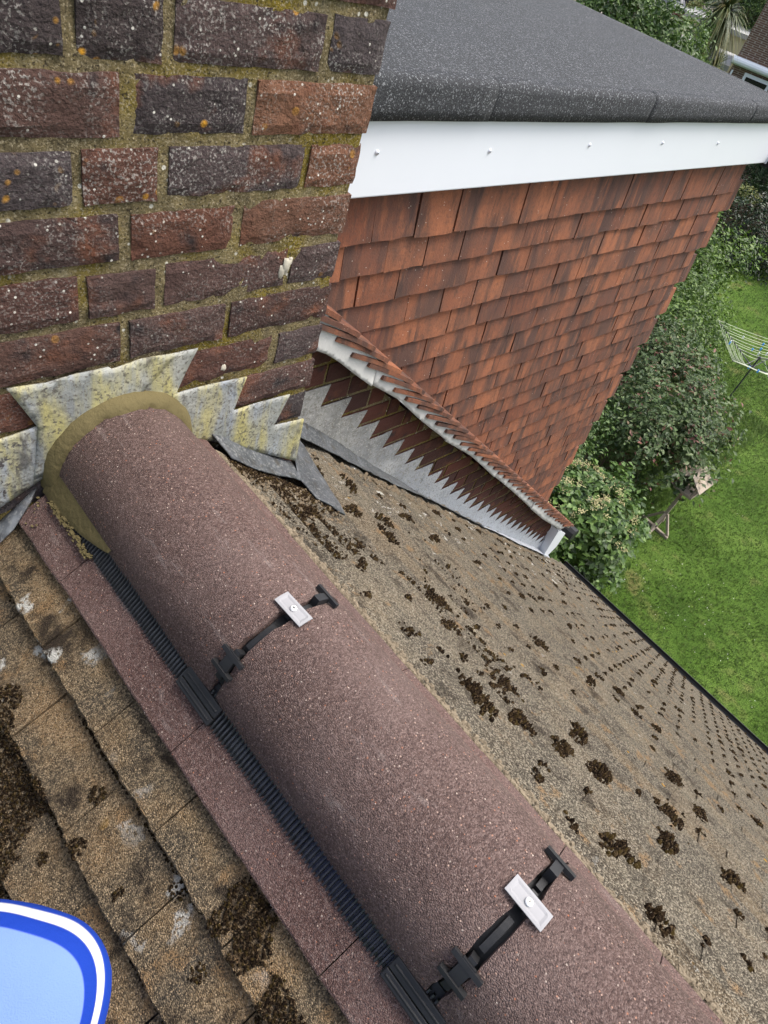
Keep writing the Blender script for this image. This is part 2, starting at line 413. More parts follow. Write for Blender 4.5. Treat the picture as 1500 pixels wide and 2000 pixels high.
# ------------------------------------------------------------------ our house: roof
A = math.atan(.79); CA, SA = math.cos(A), math.sin(A)
house = empty('terraced_house', (1, -1.5, -H), 'house under the camera: weathered tiled roof, new brown ridge and brick chimney', 'house')
def zr(X): return -.431 - .79 * X
def zl(X): return -1.122 + .79 * X
EX = 4.70
def slab(name, pts, y0, y1, mat, parent):
    b = B(); n = len(pts)
    V = [(x, y0, z) for x, z in pts] + [(x, y1, z) for x, z in pts]
    F = [tuple(range(n)), tuple(range(2 * n - 1, n - 1, -1))] + [(i, i + n, (i + 1) % n + n, (i + 1) % n) for i in range(n)]
    return b.add(V, F).obj(name, mat, parent)
off = .034
slopeR = slab('roof_slope', [(.43, zr(.43) - off), (EX + .1, zr(EX + .1) - off), (EX + .1, zr(EX + .1) - off - .08), (.43, zr(.43) - off - .1)], -6, 1.155, SOOT, house)
slopeL = slab('roof_slope', [(.43, zl(.43) - off), (-3.9, zl(-3.9) - off), (-3.9, zl(-3.9) - off - .08), (.43, zl(.43) - off - .1)], -6, 1.155, SOOT, house)
slopeR['label'] = 'right roof slope of mossy sand-coloured plain tiles falling to the lawn'
slopeL['label'] = 'left roof slope of tan weathered tiles beside the ridge'
wb = B(); wb.box((-3.5, -6, -H), (4.35, 1.15, zr(EX) - .05)); wb.obj('wall', RENDERM, house)

def tile_mesh(name, w, L, g, th, seed, nu=4, nv=4, rag=.0015, mat=None, camber=.001, rnd=.003):
    """tile in local axes: x across, y down the slope (tail at y=0, head at y=-L), z outward; top at the tail is z=0"""
    us = np.linspace(-w / 2, w / 2, nu + 1); vs_ = np.concatenate([np.linspace(-L, -.012, nv), [-.003, 0]])
    m = len(vs_)
    uu, vv = np.meshgrid(us, vs_); uu = uu.ravel(); vv = vv.ravel()
    rg = rag * 2 * fbm(np.c_[uu * 90 + seed * 3.3, vv * 90, np.full(len(uu), float(seed))], 1, seed)
    z = vv * th / g + camber * (1 - (2 * uu / w) ** 2) - np.where(vv > -.001, rnd, 0) + rg * .35
    x = uu + np.where(abs(abs(uu) - w / 2) < 1e-6, rg * .4, 0); y = vv + np.where(vv > -.005, rg * .8, 0)
    P = [tuple(t) for t in np.c_[x, y, z].tolist()]
    top = len(P); n1 = nu + 1
    F = [(j * n1 + i, j * n1 + i + 1, (j + 1) * n1 + i + 1, (j + 1) * n1 + i) for j in range(m - 1) for i in range(nu)]
    # skirt
    P2 = []
    border = [(m - 1) * n1 + i for i in range(nu + 1)] + [j * n1 + nu for j in range(m - 2, -1, -1)] + [i for i in range(nu - 1, -1, -1)] + [j * n1 for j in range(1, m - 1)]
    for q in border:
        x, y, z = P[q]; P2.append((x, y, y * th / g - th))
    k = len(border)
    for i in range(k):
        a, b_ = border[i], border[(i + 1) % k]
        F.append((a, b_, top + (i + 1) % k, top + i))
    me = mesh(name, P + P2, F)
    # make the normals point out
    bm = bmesh.new(); bm.from_mesh(me); bmesh.ops.recalc_face_normals(bm, faces=bm.faces[:])
    up = [f for f in bm.faces if abs(f.normal.z) > .8]
    if up and up[0].normal.z < 0: bmesh.ops.reverse_faces(bm, faces=bm.faces[:])
    bm.to_mesh(me); bm.free()
    if mat: me.materials.append(mat)
    return me
def tmat(side, X, y, rot=0., lift=0., tilt=0., sink=0.):
    """matrix for a tile whose tail centre sits at (X, y) on the roof surface"""
    if side > 0:
        dn = Vector((CA, 0, -SA)); nm = Vector((SA, 0, CA)); ac = Vector((0, 1, 0))
    else:
        dn = Vector((-CA, 0, -SA)); nm = Vector((-SA, 0, CA)); ac = Vector((0, -1, 0))
    z = zr(X) if side > 0 else zl(X)
    m = Matrix((ac, dn, nm)).transposed().to_4x4()
    m = Matrix.Translation(Vector((X, y, z)) + nm * lift) @ m @ Matrix.Rotation(rot, 4, 'Z') @ Matrix.Rotation(tilt, 4, 'X')
    return m

# right slope: 52 courses, the eaves line runs a little askew
NCR = 52
tvar = [tile_mesh('roof_tile', .1668, .15, .1, .0155, s, 4, 3, .003, TILER, .0008) for s in range(8)]
cand = []
for k in range(1, NCR + 1):
    Xk = .60 + (EX - .60) * k / NCR; sk = .142 * k / NCR
    for j in range(26):
        y = 1.075 - .165 * j - (.0825 if k % 2 else 0) + random.uniform(-.0004, .0004)
        if y < -2.9: continue
        X = Xk + sk * y
        if X < .93 and y > .80: continue                       # chimney stands here
        P = np.array([X - .05, y, zr(X - .05)]); u, v, w = px(P)
        vis = w > 0 and -60 < u < 1560 and -60 < v < 2060
        dist = np.linalg.norm(P)
        cand.append(((vis, -dist), X, y, sk, k, j))
cand.sort(key=lambda c: c[0], reverse=True)
rest = B(); MOSSPOS = []
for i, (_, X, y, sk, k, j) in enumerate(cand):
    m = tmat(1, X, y, -math.atan(sk * CA) * 0 + random.uniform(-.014, .014) - sk / 1.27, random.uniform(-.002, .003), random.uniform(-.02, .02))
    MOSSPOS.append((X, y - .0825, k, j))
    me = tvar[(k * 7 + j * 3 + random.randrange(3)) % 8]
    if i < 250:
        inst('tile', me, m, slopeR)
    else:
        V = np.array([(m @ v.co)[:] for v in me.vertices]); rest.add(V, [tuple(p.vertices) for p in me.polygons])
tag(rest.obj('remaining_tiles', TILER, slopeR), kind='stuff')
# left slope
for k in range(0, 9):
    X = .178 - .083 * k
    for j in range(10):
        y = .605 + .0825 + .165 * 1 - .165 * j - (.077 if k % 2 else 0)
        if y > .80 and X < .02: pass
        if y > (.86 if X < .2 else .79): continue
        sd_ = 31 + k * 17 + j
        me = tile_mesh('roof_tile', .1625, .15, .106, .019, sd_, 22, 8, .0022, TILEL, .0008, .003)
        inst('tile', me, tmat(-1, X + random.uniform(-.003, .003), y, random.uniform(-.008, .008), random.uniform(-.001, .0025), random.uniform(-.008, .008)), slopeL)
# new flat tiles under the ridge
nf = [tile_mesh('flat_tile', .1635, .075, .1, .012, 200 + s, 6, 3, .0008, NEWF, .0004, .0015) for s in range(4)]
for i, yj in enumerate((.673, .503, .339, .174, .011, -.154, -.319, -.484)):
    y = yj + .0825
    if i == 0:
        me = tile_mesh('flat_tile', .152, .075, .1, .012, 210, 6, 3, .0008, NEWF, .0004, .0015); y = .7455
    else: me = nf[i % 4]
    inst('flat_tile', me, tmat(-1, .241 + random.uniform(-.0015, .0015), y, random.uniform(-.004, .004), .0045), house)
    inst('flat_tile', nf[(i + 1) % 4], tmat(1, .592 - .0 + random.uniform(-.002, .003), y - .10, random.uniform(-.004, .004), .003), house)

inst('flat_tile', nf[2], tmat(1, .592, .8105, 0, .003), house)

# ridge tiles
RX, RZ, RR = .4245, -.874, .1185
def ridge(y0, y1, seed):
    nA, nL = 40, 30; th = .016; V = []; F = []
    jj, ii = np.meshgrid(np.arange(nL + 1), np.arange(nA + 1), indexing='ij'); jj = jj.ravel(); ii = ii.ravel()
    aa = math.pi * ii / nA; en = (jj == 0) | (jj == nL)
    yy = y0 + (y1 - y0) * jj / nL + np.where(en, fbm(np.c_[ii * .35, np.full(len(ii), float(seed)), jj], 1, seed) * .004, 0)
    rr = RR + fbm(np.c_[np.cos(aa) * 3, yy * 5, np.sin(aa) * 3], 1, seed) * .0022 - np.where(en, .002, 0)
    V = [tuple(t) for t in np.c_[RX - rr * np.cos(aa), yy, RZ + rr * np.sin(aa)].tolist()]
    n = len(V); m1 = nA + 1
    for j in range(nL + 1):
        for i in range(nA + 1):
            x, y, z = V[j * m1 + i]; q = (RR - th) / RR
            V.append((RX + (x - RX) * q, y, RZ + (z - RZ) * q))
    for j in range(nL):
        for i in range(nA):
            a = j * m1 + i
            F.append((a, a + m1, a + m1 + 1, a + 1)); F.append((n + a, n + a + 1, n + a + m1 + 1, n + a + m1))
    for i in range(nA):
        F.append((i, i + 1, n + i + 1, n + i)); b_ = nL * m1 + i; F.append((b_, n + b_, n + b_ + 1, b_ + 1))
    for j in range(nL):
        a = j * m1; F.append((a, n + a, n + a + m1, a + m1)); c_ = a + nA; F.append((c_, c_ + m1, n + c_ + m1, n + c_))
    bm = bmesh.new(); me = bpy.data.meshes.new('t')
    o = obj('ridge_tile', V, F, NEW, house, True)
    bm.from_mesh(o.data); bmesh.ops.recalc_face_normals(bm, faces=bm.faces[:]); bm.to_mesh(o.data); bm.free()
    o.data.set_sharp_from_angle(angle=math.radians(40))
    return o
ridge(.364, .826, 1); ridge(-.0745, .349, 2); ridge(-.54, -.0925, 3)

# corrugated vent strip along the foot of the ridge
def vent(side, y0, y1):
    p = .0066; n = int((y1 - y0) / p * 6); V = []; F = []
    prof = [(.2905, -.8935), (.2955, -.886), (.305, -.876), (.313, -.862)]
    if side > 0: prof = [(.849 - x, z) for x, z in prof]
    for i in range(n + 1):
        y = y0 + (y1 - y0) * i / n
        h = .0040 * (1 if math.sin(2 * math.pi * y / p) > 0 else -1) * (.85 + .4 * vn([(y * 60, 0, side)], 1, 4)[0])
        jit = .0015 * vn([(y * 25, 3, side)], 1, 5)[0] + .002 * vn([(y * 6, 9, side)], 1, 6)[0]
        for (x, z) in prof: V.append((x + (jit - h * .55) * (1 if side < 0 else -1), y, z + h * .6 + jit * .4))
    for i in range(n):
        for k in range(3):
            a = i * 4 + k; F.append((a, a + 1, a + 5, a + 4) if side > 0 else (a, a + 4, a + 5, a + 1))
    return obj('ridge_vent_strip', V, F, VENTM, house)
vent(-1, -.53, .80); vent(1, -.53, .80)

# ridge unions: strap in the joint, butterfly clips, foot piece, clamp plate and screw
def arc_box(bb, a0, a1, r0, r1, y0, y1, n=8):
    V = []; F = []
    for i in range(n + 1):
        a = a0 + (a1 - a0) * i / n; c, s_ = math.cos(a), math.sin(a)
        for (r, y) in ((r0, y0), (r1, y0), (r1, y1), (r0, y1)): V.append((RX - r * c, y, RZ + r * s_))
    for i in range(n):
        for k in range(4): F.append((i * 4 + k, (i + 1) * 4 + k, (i + 1) * 4 + (k + 1) % 4, i * 4 + (k + 1) % 4))
    F += [(0, 1, 2, 3), (n * 4 + 3, n * 4 + 2, n * 4 + 1, n * 4)]
    bb.add(V, F)
def union(yj, idx):
    b = B(); R_ = math.radians
    arc_box(b, R_(2), R_(178), RR - .026, RR - .0185, yj - .03, yj + .03, 40)        # carrier under both tile ends
    for a0, a1 in ((14, 22), (50, 74), (84, 96), (99, 112), (126, 150)):
        arc_box(b, R_(a0), R_(a1), RR - .017, RR - .0095, yj - .0042, yj + .0042, 6)
    u = b.obj('ridge_union', PLAST, house)
    # butterfly clip low on the left, T-shaped end low on the right
    c = B(); r0, r1 = RR + .0015, RR + .006
    for a0, a1, ln in ((29, 31.4, .019), (40, 42.7, .021)):
        arc_box(c, R_(a0), R_(a1), r0, r1 + (.004 if a0 < 30 else .002), yj - ln, yj + ln, 3)
        arc_box(c, R_(a0 - .8), R_(a1 + .8), r0 + .0005, r1 + .001, yj - ln * .45, yj + ln * .45, 3)
    arc_box(c, R_(23), R_(46), RR - .014, r1 - .002, yj - .005, yj + .005, 8)
    arc_box(c, R_(30.5), R_(41), r0, r1 + .0015, yj - .008, yj + .008, 5)
    c.obj('union_clip', PLAST, u, False)
    d = B(); arc_box(d, R_(118), R_(121), r0, r1 + .002, yj - .021, yj + .021, 3); arc_box(d, R_(108), R_(120), RR - .012, r1, yj - .006, yj + .006, 5)
    d.obj('union_clip', PLAST, u)
    # foot piece lying over the vent strip
    f = B(); y0, y1 = yj - .028, yj + .052
    for (x0, z0, x1, z1) in ((.2885, -.892, .298, -.8835), (.299, -.882, .311, -.8695)):
        dx, dz = x1 - x0, z1 - z0; ln = math.hypot(dx, dz); nx_, nz_ = -dz / ln, dx / ln
        cx, cz = (x0 + x1) / 2, (z0 + z1) / 2
        f.obox((cx + nx_ * .004, (y0 + y1) / 2, cz + nz_ * .004), (dx / 2, 0, dz / 2), (0, (y1 - y0) / 2, 0), (nx_ * .004, 0, nz_ * .004))
        f.tube([(cx + nx_ * .007, y0 + .004, cz + nz_ * .007), (cx + nx_ * .007, y1 - .004, cz + nz_ * .007)], .0026, 6)
    f.obox((.3165, yj - .004, -.865), (.006, 0, .008), (0, .012, 0), (-.002, 0, .0015))
    fo = f.obj('union_foot', PLAST, u)
    md = fo.modifiers.new('bev', 'BEVEL'); md.width = .0015; md.segments = 2
    # clamp plate
    cx = .422 if idx == 0 else .413; cz = RZ + math.sqrt(RR ** 2 - (cx - RX) ** 2) + .004
    rot = .05 if idx == 0 else 0.0
    V, F = [], []; nx, ny = 8, 16
    for j in range(ny + 1):
        for i in range(nx + 1):
            x = (i / nx - .5) * .023; y = (j / ny - .5) * .053
            ed = max(abs(i / nx - .5) * 2, 1 - (1 - abs(j / ny - .5) * 2) * 2.2)
            z = -.0012 if ed < .68 else 0
            z += -.0010 * (x / .0115) ** 2
            V.append((x, y, z))
    F = [(j * (nx + 1) + i, j * (nx + 1) + i + 1, (j + 1) * (nx + 1) + i + 1, (j + 1) * (nx + 1) + i) for j in range(ny) for i in range(nx)]
    V = np.array(V); cR, sR = math.cos(rot), math.sin(rot)
    W = np.c_[V[:, 0] * cR - V[:, 1] * sR + cx, V[:, 0] * sR + V[:, 1] * cR + yj, V[:, 2] + cz - (V[:, 0]) * .0]
    pl = obj('clamp_plate', W, F, ALU, house)
    md = pl.modifiers.new('s', 'SOLIDIFY'); md.thickness = .0018; md.offset = 1
    s_ = B(); n = 14
    sv = [(cx + r * math.cos(2 * math.pi * k / n), yj + r * math.sin(2 * math.pi * k / n), cz + z) for (r, z) in ((.0048, .0010), (.0048, .0024), (.0034, .0036)) for k in range(n)]
    s_.add(sv, [(i * n + k, i * n + (k + 1) % n, (i + 1) * n + (k + 1) % n, (i + 1) * n + k) for i in range(2) for k in range(n)] + [tuple(2 * n + k for k in range(n))])
    s_.obj('screw', SCREW, pl)
    q = B(); q.obox((cx, yj, cz + .0037), (.0021, 0, 0), (0, .0005, 0), (0, 0, .0003)); q.obox((cx, yj, cz + .00375), (.0005, 0, 0), (0, .0021, 0), (0, 0, .0003))
    q.obj('screw_slot', PLAST, pl)
union(.3565, 0); union(-.0835, 1)

# fresh pointing: ring against the chimney and bedding under the ridge foot
CY = .834
V = []; n = 48
prof = [(RR - .006, CY - .028), (RR + .005, CY - .026), (RR + .012, CY - .019), (RR + .018, CY - .008), (RR + .022, CY + .01)]
for i in range(n + 1):
    a = math.pi * (-.04 + 1.04 * i / n)
    for k, (r, y) in enumerate(prof):
        q = fbm([(i * .6, k * .5, 2)], 1, 3)[0]; q2 = fbm([(i * 1.3, k * .4, 7)], 1, 8)[0]
        r2 = r + q * .003 + q2 * .0018; y2 = y + q * .006 * (k < 3) + q2 * .004 * (k < 2)
        V.append((RX - r2 * math.cos(a), y2, RZ + r2 * math.sin(a) + .003))
F = [(i * 5 + k, i * 5 + k + 1, (i + 1) * 5 + k + 1, (i + 1) * 5 + k) for i in range(n) for k in range(4)]
obj('pointing', V, F, POINT, house, True)
V = []; n = 40
for i in range(n + 1):
    y = .635 + (.825 - .635) * i / n; q = fbm([(i * .5, 1, 1)], 1, 9)[0]; e = min(1, i / 26) ** .8
    for (x, z) in ((.284 + .017 * (1 - e) + .002 * q * e, -.898 + .034 * (1 - e)), (.289 + .0125 * (1 - e) + .001 * q, -.885 + .024 * (1 - e)), (.298 + .009 * (1 - e), -.872 + .012 * (1 - e)), (.3085, -.854)):
        V.append((x + .0015, y, z + .004))
F = [(i * 4 + k, (i + 1) * 4 + k, (i + 1) * 4 + k + 1, i * 4 + k + 1) for i in range(n) for k in range(3)]
obj('pointing', V, F, POINT, house, True)
# smears and crumbs of pointing
b = B()
for i in range(110):
    y = random.uniform(.66, .80); x = .285 + random.gauss(0, .0022); s_ = random.uniform(.0008, .0026)
    if i > 100: x = .262 + random.uniform(-.02, .02); y = .80 + random.uniform(-.03, .02); s_ *= .8
    P, Fq = [], []
    b.obox((x, y, zl(x) + .008), (s_, s_ * random.uniform(-.5, .5), 0), (0, s_ * random.uniform(.6, 1.8), 0), (-.3 * s_, 0, s_ * .6))
tag(b.obj('pointing_crumbs', POINT, house), kind='stuff')
# old bedding mortar left along the right-hand foot of the ridge
b = B()
for i in range(1100):
    y = random.uniform(-.6, .8); x = .600 + abs(random.gauss(0, .011)) + .008 * vn([(y * 9, 0, 0)], 1, 2)[0]
    s_ = random.uniform(.0015, .006)
    nrm = np.array([SA, 0, CA]); dn = np.array([CA, 0, -SA])
    c = np.array([x, y, zr(x)]) - nrm * .003
    th = random.uniform(0, 3.1)
    ax = (dn * math.cos(th) + np.array([0, 1, 0]) * math.sin(th)) * s_; ay = (-dn * math.sin(th) + np.array([0, 1, 0]) * math.cos(th)) * s_ * random.uniform(.5, 1)
    top = [c + ax * .6 + ay * .6 + nrm * .0042, c - ax * .7 + ay * .5 + nrm * .0038, c - ax * .5 - ay * .6 + nrm * .0045, c + ax * .6 - ay * .5 + nrm * .0036]
    bot = [c + ax + ay, c - ax + ay, c - ax - ay, c + ax - ay]
    b.add(bot + top, [(4, 5, 6, 7), (0, 1, 5, 4), (1, 2, 6, 5), (2, 3, 7, 6), (3, 0, 4, 7)])
tag(b.obj('old_bedding_mortar', CRUMB, house), kind='stuff')
# eaves gutter
g = B(); V = []; n = 8
for (y) in (-4.5, -2, 0, 1.14):
    xe = EX + .142 * y + .045; ze = zr(EX + .142 * y) - .03
    for k in range(n + 1):
        a = math.pi + math.pi * k / n; V.append((xe + .055 * math.cos(a), y, ze + .05 * math.sin(a)))
    for k in range(n + 1):
        a = 2 * math.pi - math.pi * k / n; V.append((xe + .05 * math.cos(a), y, ze + .045 * math.sin(a)))
m_ = 2 * n + 2
F = [(j * m_ + k, j * m_ + (k + 1) % m_, (j + 1) * m_ + (k + 1) % m_, (j + 1) * m_ + k) for j in range(3) for k in range(m_)]
obj('gutter', V, F, PLAST, house)

# ------------------------------------------------------------------ chimney
def brick_mesh(w, h, d, seed, rough=.0022, nx=None, nz=5):
    """front face towards -y at y=0, centred on x, z"""
    nx = nx or max(4, int(w / .016))
    uu, vv = np.meshgrid(np.linspace(-1, 1, nx + 1), np.linspace(-1, 1, nz + 1)); uu = uu.ravel(); vv = vv.ravel()
    x = uu * w / 2; z = vv * h / 2
    q = fbm(np.c_[x * 60 + seed * 5.1, z * 60, np.full(len(x), float(seed))], 1, seed)
    qe = fbm(np.c_[x * 25 + seed * 2.1, z * 25, np.full(len(x), seed + .5)], 1, seed)
    e = np.maximum(abs(uu), abs(vv))
    y = q * rough * 2 + np.where(e > .999, .0032, np.where(e > .8, .0005, 0))
    x = x + np.where(abs(uu) > .99, qe * .002, 0); z = z + np.where(abs(vv) > .99, qe * .0022 + q * .001, 0)
    V = [tuple(t) for t in np.c_[x, y, z].tolist()]
    n1 = nx + 1
    F = [(j * n1 + i, j * n1 + i + 1, (j + 1) * n1 + i + 1, (j + 1) * n1 + i) for j in range(nz) for i in range(nx)]
    bd = [i for i in range(n1)] + [j * n1 + nx for j in range(1, nz + 1)] + [nz * n1 + i for i in range(nx - 1, -1, -1)] + [j * n1 for j in range(nz - 1, 0, -1)]
    k0 = len(V); V += [(V[q][0], d, V[q][2]) for q in bd]; k = len(bd)
    F += [(bd[i], k0 + i, k0 + (i + 1) % k, bd[(i + 1) % k]) for i in range(k)]
    return V, F
CX0, CX1, CH = .022, .8365, .0825
Z0 = -.2735
def mcore():
    b = B(); nx, nz = 90, 130; x0, x1, z0, z1 = CX0 + .006, CX1 - .006, -1.5, .95
    P = np.array([(x0 + (x1 - x0) * i / nx, 0, z0 + (z1 - z0) * j / nz) for j in range(nz + 1) for i in range(nx + 1)])
    P[:, 1] = CY + .0055 + fbm(P, 45, 3) * .0042 + fbm(P, 9, 5) * .0025
    n1 = nx + 1
    b.add(P, [(j * n1 + i, j * n1 + i + 1, (j + 1) * n1 + i + 1, (j + 1) * n1 + i) for j in range(nz) for i in range(nx)])
    b.box((x0, CY + .012, z0), (x1, CY + .66, z1))
    return b.obj('chimney', MORTAR, house, False)
chim = mcore()
chim['label'] = 'brown brick chimney stack with lichen and thick yellowish mortar'
even = [CX0, .138, .373, .4895, .728, CX1]; odd = [CX0, .2, .4356, .615, CX1]
def rb(z):
    return 0
for k in range(-14, 12):
    zt = Z0 - k * CH; zc = zt - CH / 2           # row k lies below bed joint k
    js = odd if k % 2 == 0 else even
    for i in range(len(js) - 1):
        a, c = js[i], js[i + 1]
        a2 = a + (.0 if i == 0 else .0078) + random.uniform(-.002, .002); c2 = c - (0 if i == len(js) - 2 else .0078) + random.uniform(-.002, .002)
        h = .0665 + random.uniform(-.0025, .0025)
        V, F = brick_mesh(c2 - a2, h, .08, k * 31 + i * 7 + 500)
        V = np.array(V); V += [(a2 + c2) / 2, CY + random.uniform(-.0015, .0025), zc + random.uniform(-.002, .002)]
        obj('brick', V, F, BRICK, chim)
    # return face
    js2 = [CY + .085, CY + .3, CY + .5, CY + .66] if k % 2 else [CY + .085, CY + .18, CY + .42, CY + .66]
    for i in range(3):
        w = js2[i + 1] - js2[i] - .016; V, F = brick_mesh(w, .064, .06, k * 13 + i + 900, nx=6, nz=3)
        V = np.array(V); V = np.c_[CX1 - V[:, 1], (js2[i] + js2[i + 1]) / 2 + V[:, 0], zc + V[:, 2]]
        obj('brick', V, F, BRICK, chim)
# lumps of pale mortar squeezed on the face
for (x, z, r) in ((.722, -.558, .011), (.714, -.567, .009), (.729, -.551, .006), (.7, -.246, .004), (.497, -.652, .004), (.62, -.742, .006), (.742, -.836, .006)):
    V = []; F = []; n = 9
    for i in range(5):
        for k in range(n):
            t = i / 4 * math.pi / 2; q = 1 + 1.1 * vn([(k * 1.3, i * .7, x * 50)], 1, 6)[0]
            V.append((x + r * q * math.cos(t) * math.cos(2 * math.pi * k / n), CY + .003 - r * .4 * math.sin(t), z + r * 1.3 * q * math.cos(t) * math.sin(2 * math.pi * k / n)))
    F = [(i * n + k, i * n + (k + 1) % n, (i + 1) * n + (k + 1) % n, (i + 1) * n + k) for i in range(4) for k in range(n)]
    obj('mortar_lump', V, F, CREAM, chim, True)
def P3(pts, y): return [(x, y, z) for x, z in pts]
# lead flashing dressed into the chimney joints
sheet('lead_flashing', P3([(.255, -.674), (.309, -.679), (.352, -.676), (.403, -.677), (.408, -.682), (.457, -.676), (.522, -.679), (.46, -.74), (.36, -.86), (.275, -.86), (.285, -.80), (.291, -.759)], .8245), LEADS, chim, .003, 4, .0018, 13, 1)
sheet('lead_flashing', P3([(.44, -.70), (.507, -.681), (.558, -.681), (.524, -.761), (.56, -.80), (.45, -.80)], .8280), LEADS, chim, .003, 4, .0015, 11, 2)
sheet('lead_flashing', P3([(.515, -.765), (.535, -.763), (.595, -.762), (.666, -.767), (.644, -.84), (.707, -.839), (.781, -.843), (.754, -.916), (.824, -.924), (.8345, -.925), (.84, -1.052), (.687, -.954), (.60, -.90), (.53, -.87)], .8250), LEADS, chim, .003, 4, .0018, 13, 3)
sheet('lead_flashing', P3([(.30, -.757), (.235, -.763), (.15, -.763), (.10, -.84), (.02, -.84), (0, -1.06), (.221, -.90), (.30, -.86)], .8265), LEADS, chim, .003, 4, .0018, 13, 4)
def onR(pts, lift): return [(x, y, zr(x) + lift * CA) for x, y in pts]
def onL(pts, lift): return [(x, y, zl(x) + lift) for x, y in pts]
sheet('lead_apron', [(x + .0, y, zr(x) + l) for x, y, l in ((.60, .835, .03), (.70, .835, .03), (.845, .835, .032), (.85, .79, .012), (.80, .785, .01), (.70, .765, .01), (.62, .775, .012))], LEADD, chim, .003, 3, .003, 20, 5, (SA, 0, CA))
sheet('lead_apron', [(x, y, zr(x) + l) for x, y, l in ((.842, .84, .055), (.99, .99, .05), (1.03, .97, .012), (.918, .70, .008), (.835, .73, .008), (.835, .80, .015))], LEADD, chim, .003, 3, .004, 20, 6, (SA, 0, CA))
sheet('lead_apron', onL([(.28, .834), (.02, .834), (.0, .80), (.1, .796), (.225, .803), (.262, .82)], .012), LEADD, chim, .003, 3, .0015, 12, 7, (-SA, 0, CA))

# ------------------------------------------------------------------ moss on the roof
class Moss:
    def __init__(s): s.C = []; s.R = []; s.H = []; s.S = []
    def add(s, c, r, h, side): s.C.append(c); s.R.append(r); s.H.append(h); s.S.append(side)
    def build(s):
        C = np.array(s.C); R_ = np.array(s.R); H_ = np.array(s.H); S = np.array(s.S); n = 6; m = len(C)
        nr = np.where(S[:, None] > 0, [SA, 0, CA], [-SA, 0, CA]); t1 = np.where(S[:, None] > 0, [CA, 0, -SA], [-CA, 0, -SA]); t2 = np.cross(nr, t1)
        V = np.zeros((m, 2 * n + 1, 3)); rg = np.random.default_rng(5)
        for i, (rr, hh) in enumerate(((1, -.2), (.72, .62))):
            for k in range(n):
                a = 2 * math.pi * k / n + i * .5 + .5 * rg.random(m); q = rr * (1 + .5 * (rg.random(m) - .5))
                V[:, i * n + k] = C + (R_ * q)[:, None] * (t1 * np.cos(a)[:, None] + t2 * np.sin(a)[:, None]) + nr * (H_ * (hh + .35 * (rg.random(m) - .5)))[:, None]
                if i == 0: continue
        V[:, 2 * n] = C + nr * H_[:, None]
        F = [(k, (k + 1) % n, n + (k + 1) % n) for k in range(n)] + [(k, n + (k + 1) % n, n + k) for k in range(n)] + [(n + k, n + (k + 1) % n, 2 * n) for k in range(n)]
        F = (np.array(F)[None] + (np.arange(m) * (2 * n + 1))[:, None, None]).reshape(-1, 3)
        return V.reshape(-1, 3), F
def m_moss():
    M = Mat('roof_moss', .98, .05)
    c = M.ramp(M.isl(), [(0, (.009, .006, .004)), (.45, (.016, .010, .006)), (.75, (.024, .015, .007)), (.93, (.042, .029, .009)), (1, (.036, .024, .012))])
    c = M.mix(M.th(M.noise(300, det=2), .54, .66), c, (.1, .07, .04))
    return M.done(c, M.noise(280, det=3), 1, .006)
MOSS = m_moss()
ms = Moss()
NR = np.array([SA, 0, CA]); DR = np.array([CA, 0, -SA]); YA = np.array([0, 1, 0])
for (X, y, k, j) in MOSSPOS:
    if y < -2 or y > 1.1: continue
    dens = .78 + 1.3 * fbm([(X * .8, y * 1.1, 0)], 1.6, 21)[0]
    if X < 1.15: dens += .25
    if X < 1.7 and y < .12: dens -= .42
    if X < 1.5 and .2 < y < .75: dens += .2
    if X < 4.2 and random.random() < .65:
        u0 = random.uniform(-.06, .05); ul = random.uniform(.02, .08)
        for q in range(random.randint(6, 26)):
            r = random.uniform(.0012, .0032)
            ms.add(np.array([X, y + .0825 + u0 + random.random() * ul, zr(X)]) + DR * random.uniform(-.001, .004) - NR * .010, r, r * random.uniform(1.2, 2.6), 1)
    if random.random() > dens: continue
    big = random.random() < (.42 if X < 1.9 else .2)
    nb = (random.randint(60, 150) if X < 1.7 else random.randint(35, 90)) if big else random.randint(12, 28)
    el = random.uniform(.7, 1.5)
    ln = (.02 if X < 1.7 else .0125) if big else .0065
    c0 = np.array([X, y, zr(X)])
    for q in range(nb):
        rho = math.sqrt(random.random()) * ln * 1.7; tq = random.uniform(0, 6.283); wq = 1 + .45 * math.sin(2 * tq + k + j) + .25 * math.sin(3 * tq + k * 2.1 + j); dv = -.004 + rho * wq * math.sin(tq) * 1.25; du = rho * wq * math.cos(tq) * el * .8
        r = random.uniform(.0025, .006)
        P = c0 + DR * dv + YA * du - NR * (.011 if dv > 0 else .0008 - dv * .155)
        ms.add(P, r, r * random.uniform(.8, 1.5) + .55 * ln * max(0, 1 - (rho / (ln * 1.7)) ** 2), 1)
# loose crumbs and moss along the upper courses
for i in range(1500):
    X = random.uniform(.61, .9); y = .79 - abs(random.gauss(0, .028)) - .12 * max(0, X - .62)
    if X > .84 and y > .72: continue
    r = random.uniform(.0015, .0042)
    ms.add(np.array([X, y, zr(X)]) - NR * .002, r, r * 1.4, 1)
for i in range(5000):
    X = .64 + abs(random.gauss(0, .28)); y = random.uniform(-.3, .79)
    if X > .83 and y > .75: continue
    if fbm([(X * 7, y * 7, 3)], 1, 33)[0] < .1 + .25 * (y < .2): continue
    r = random.uniform(.002, .005)
    ms.add(np.array([X, y, zr(X)]) - NR * .0055, r, r * 1.3, 1)
NL = np.array([-SA, 0, CA]); DL = np.array([-CA, 0, -SA])
XY = np.c_[RNG.uniform(-.2, .235, 52000), RNG.uniform(-.1, .80, 52000)]
FN = fbm(np.c_[XY[:, 0] * 1.2, XY[:, 1], 0 * XY[:, 0]], 9, 44, 3)
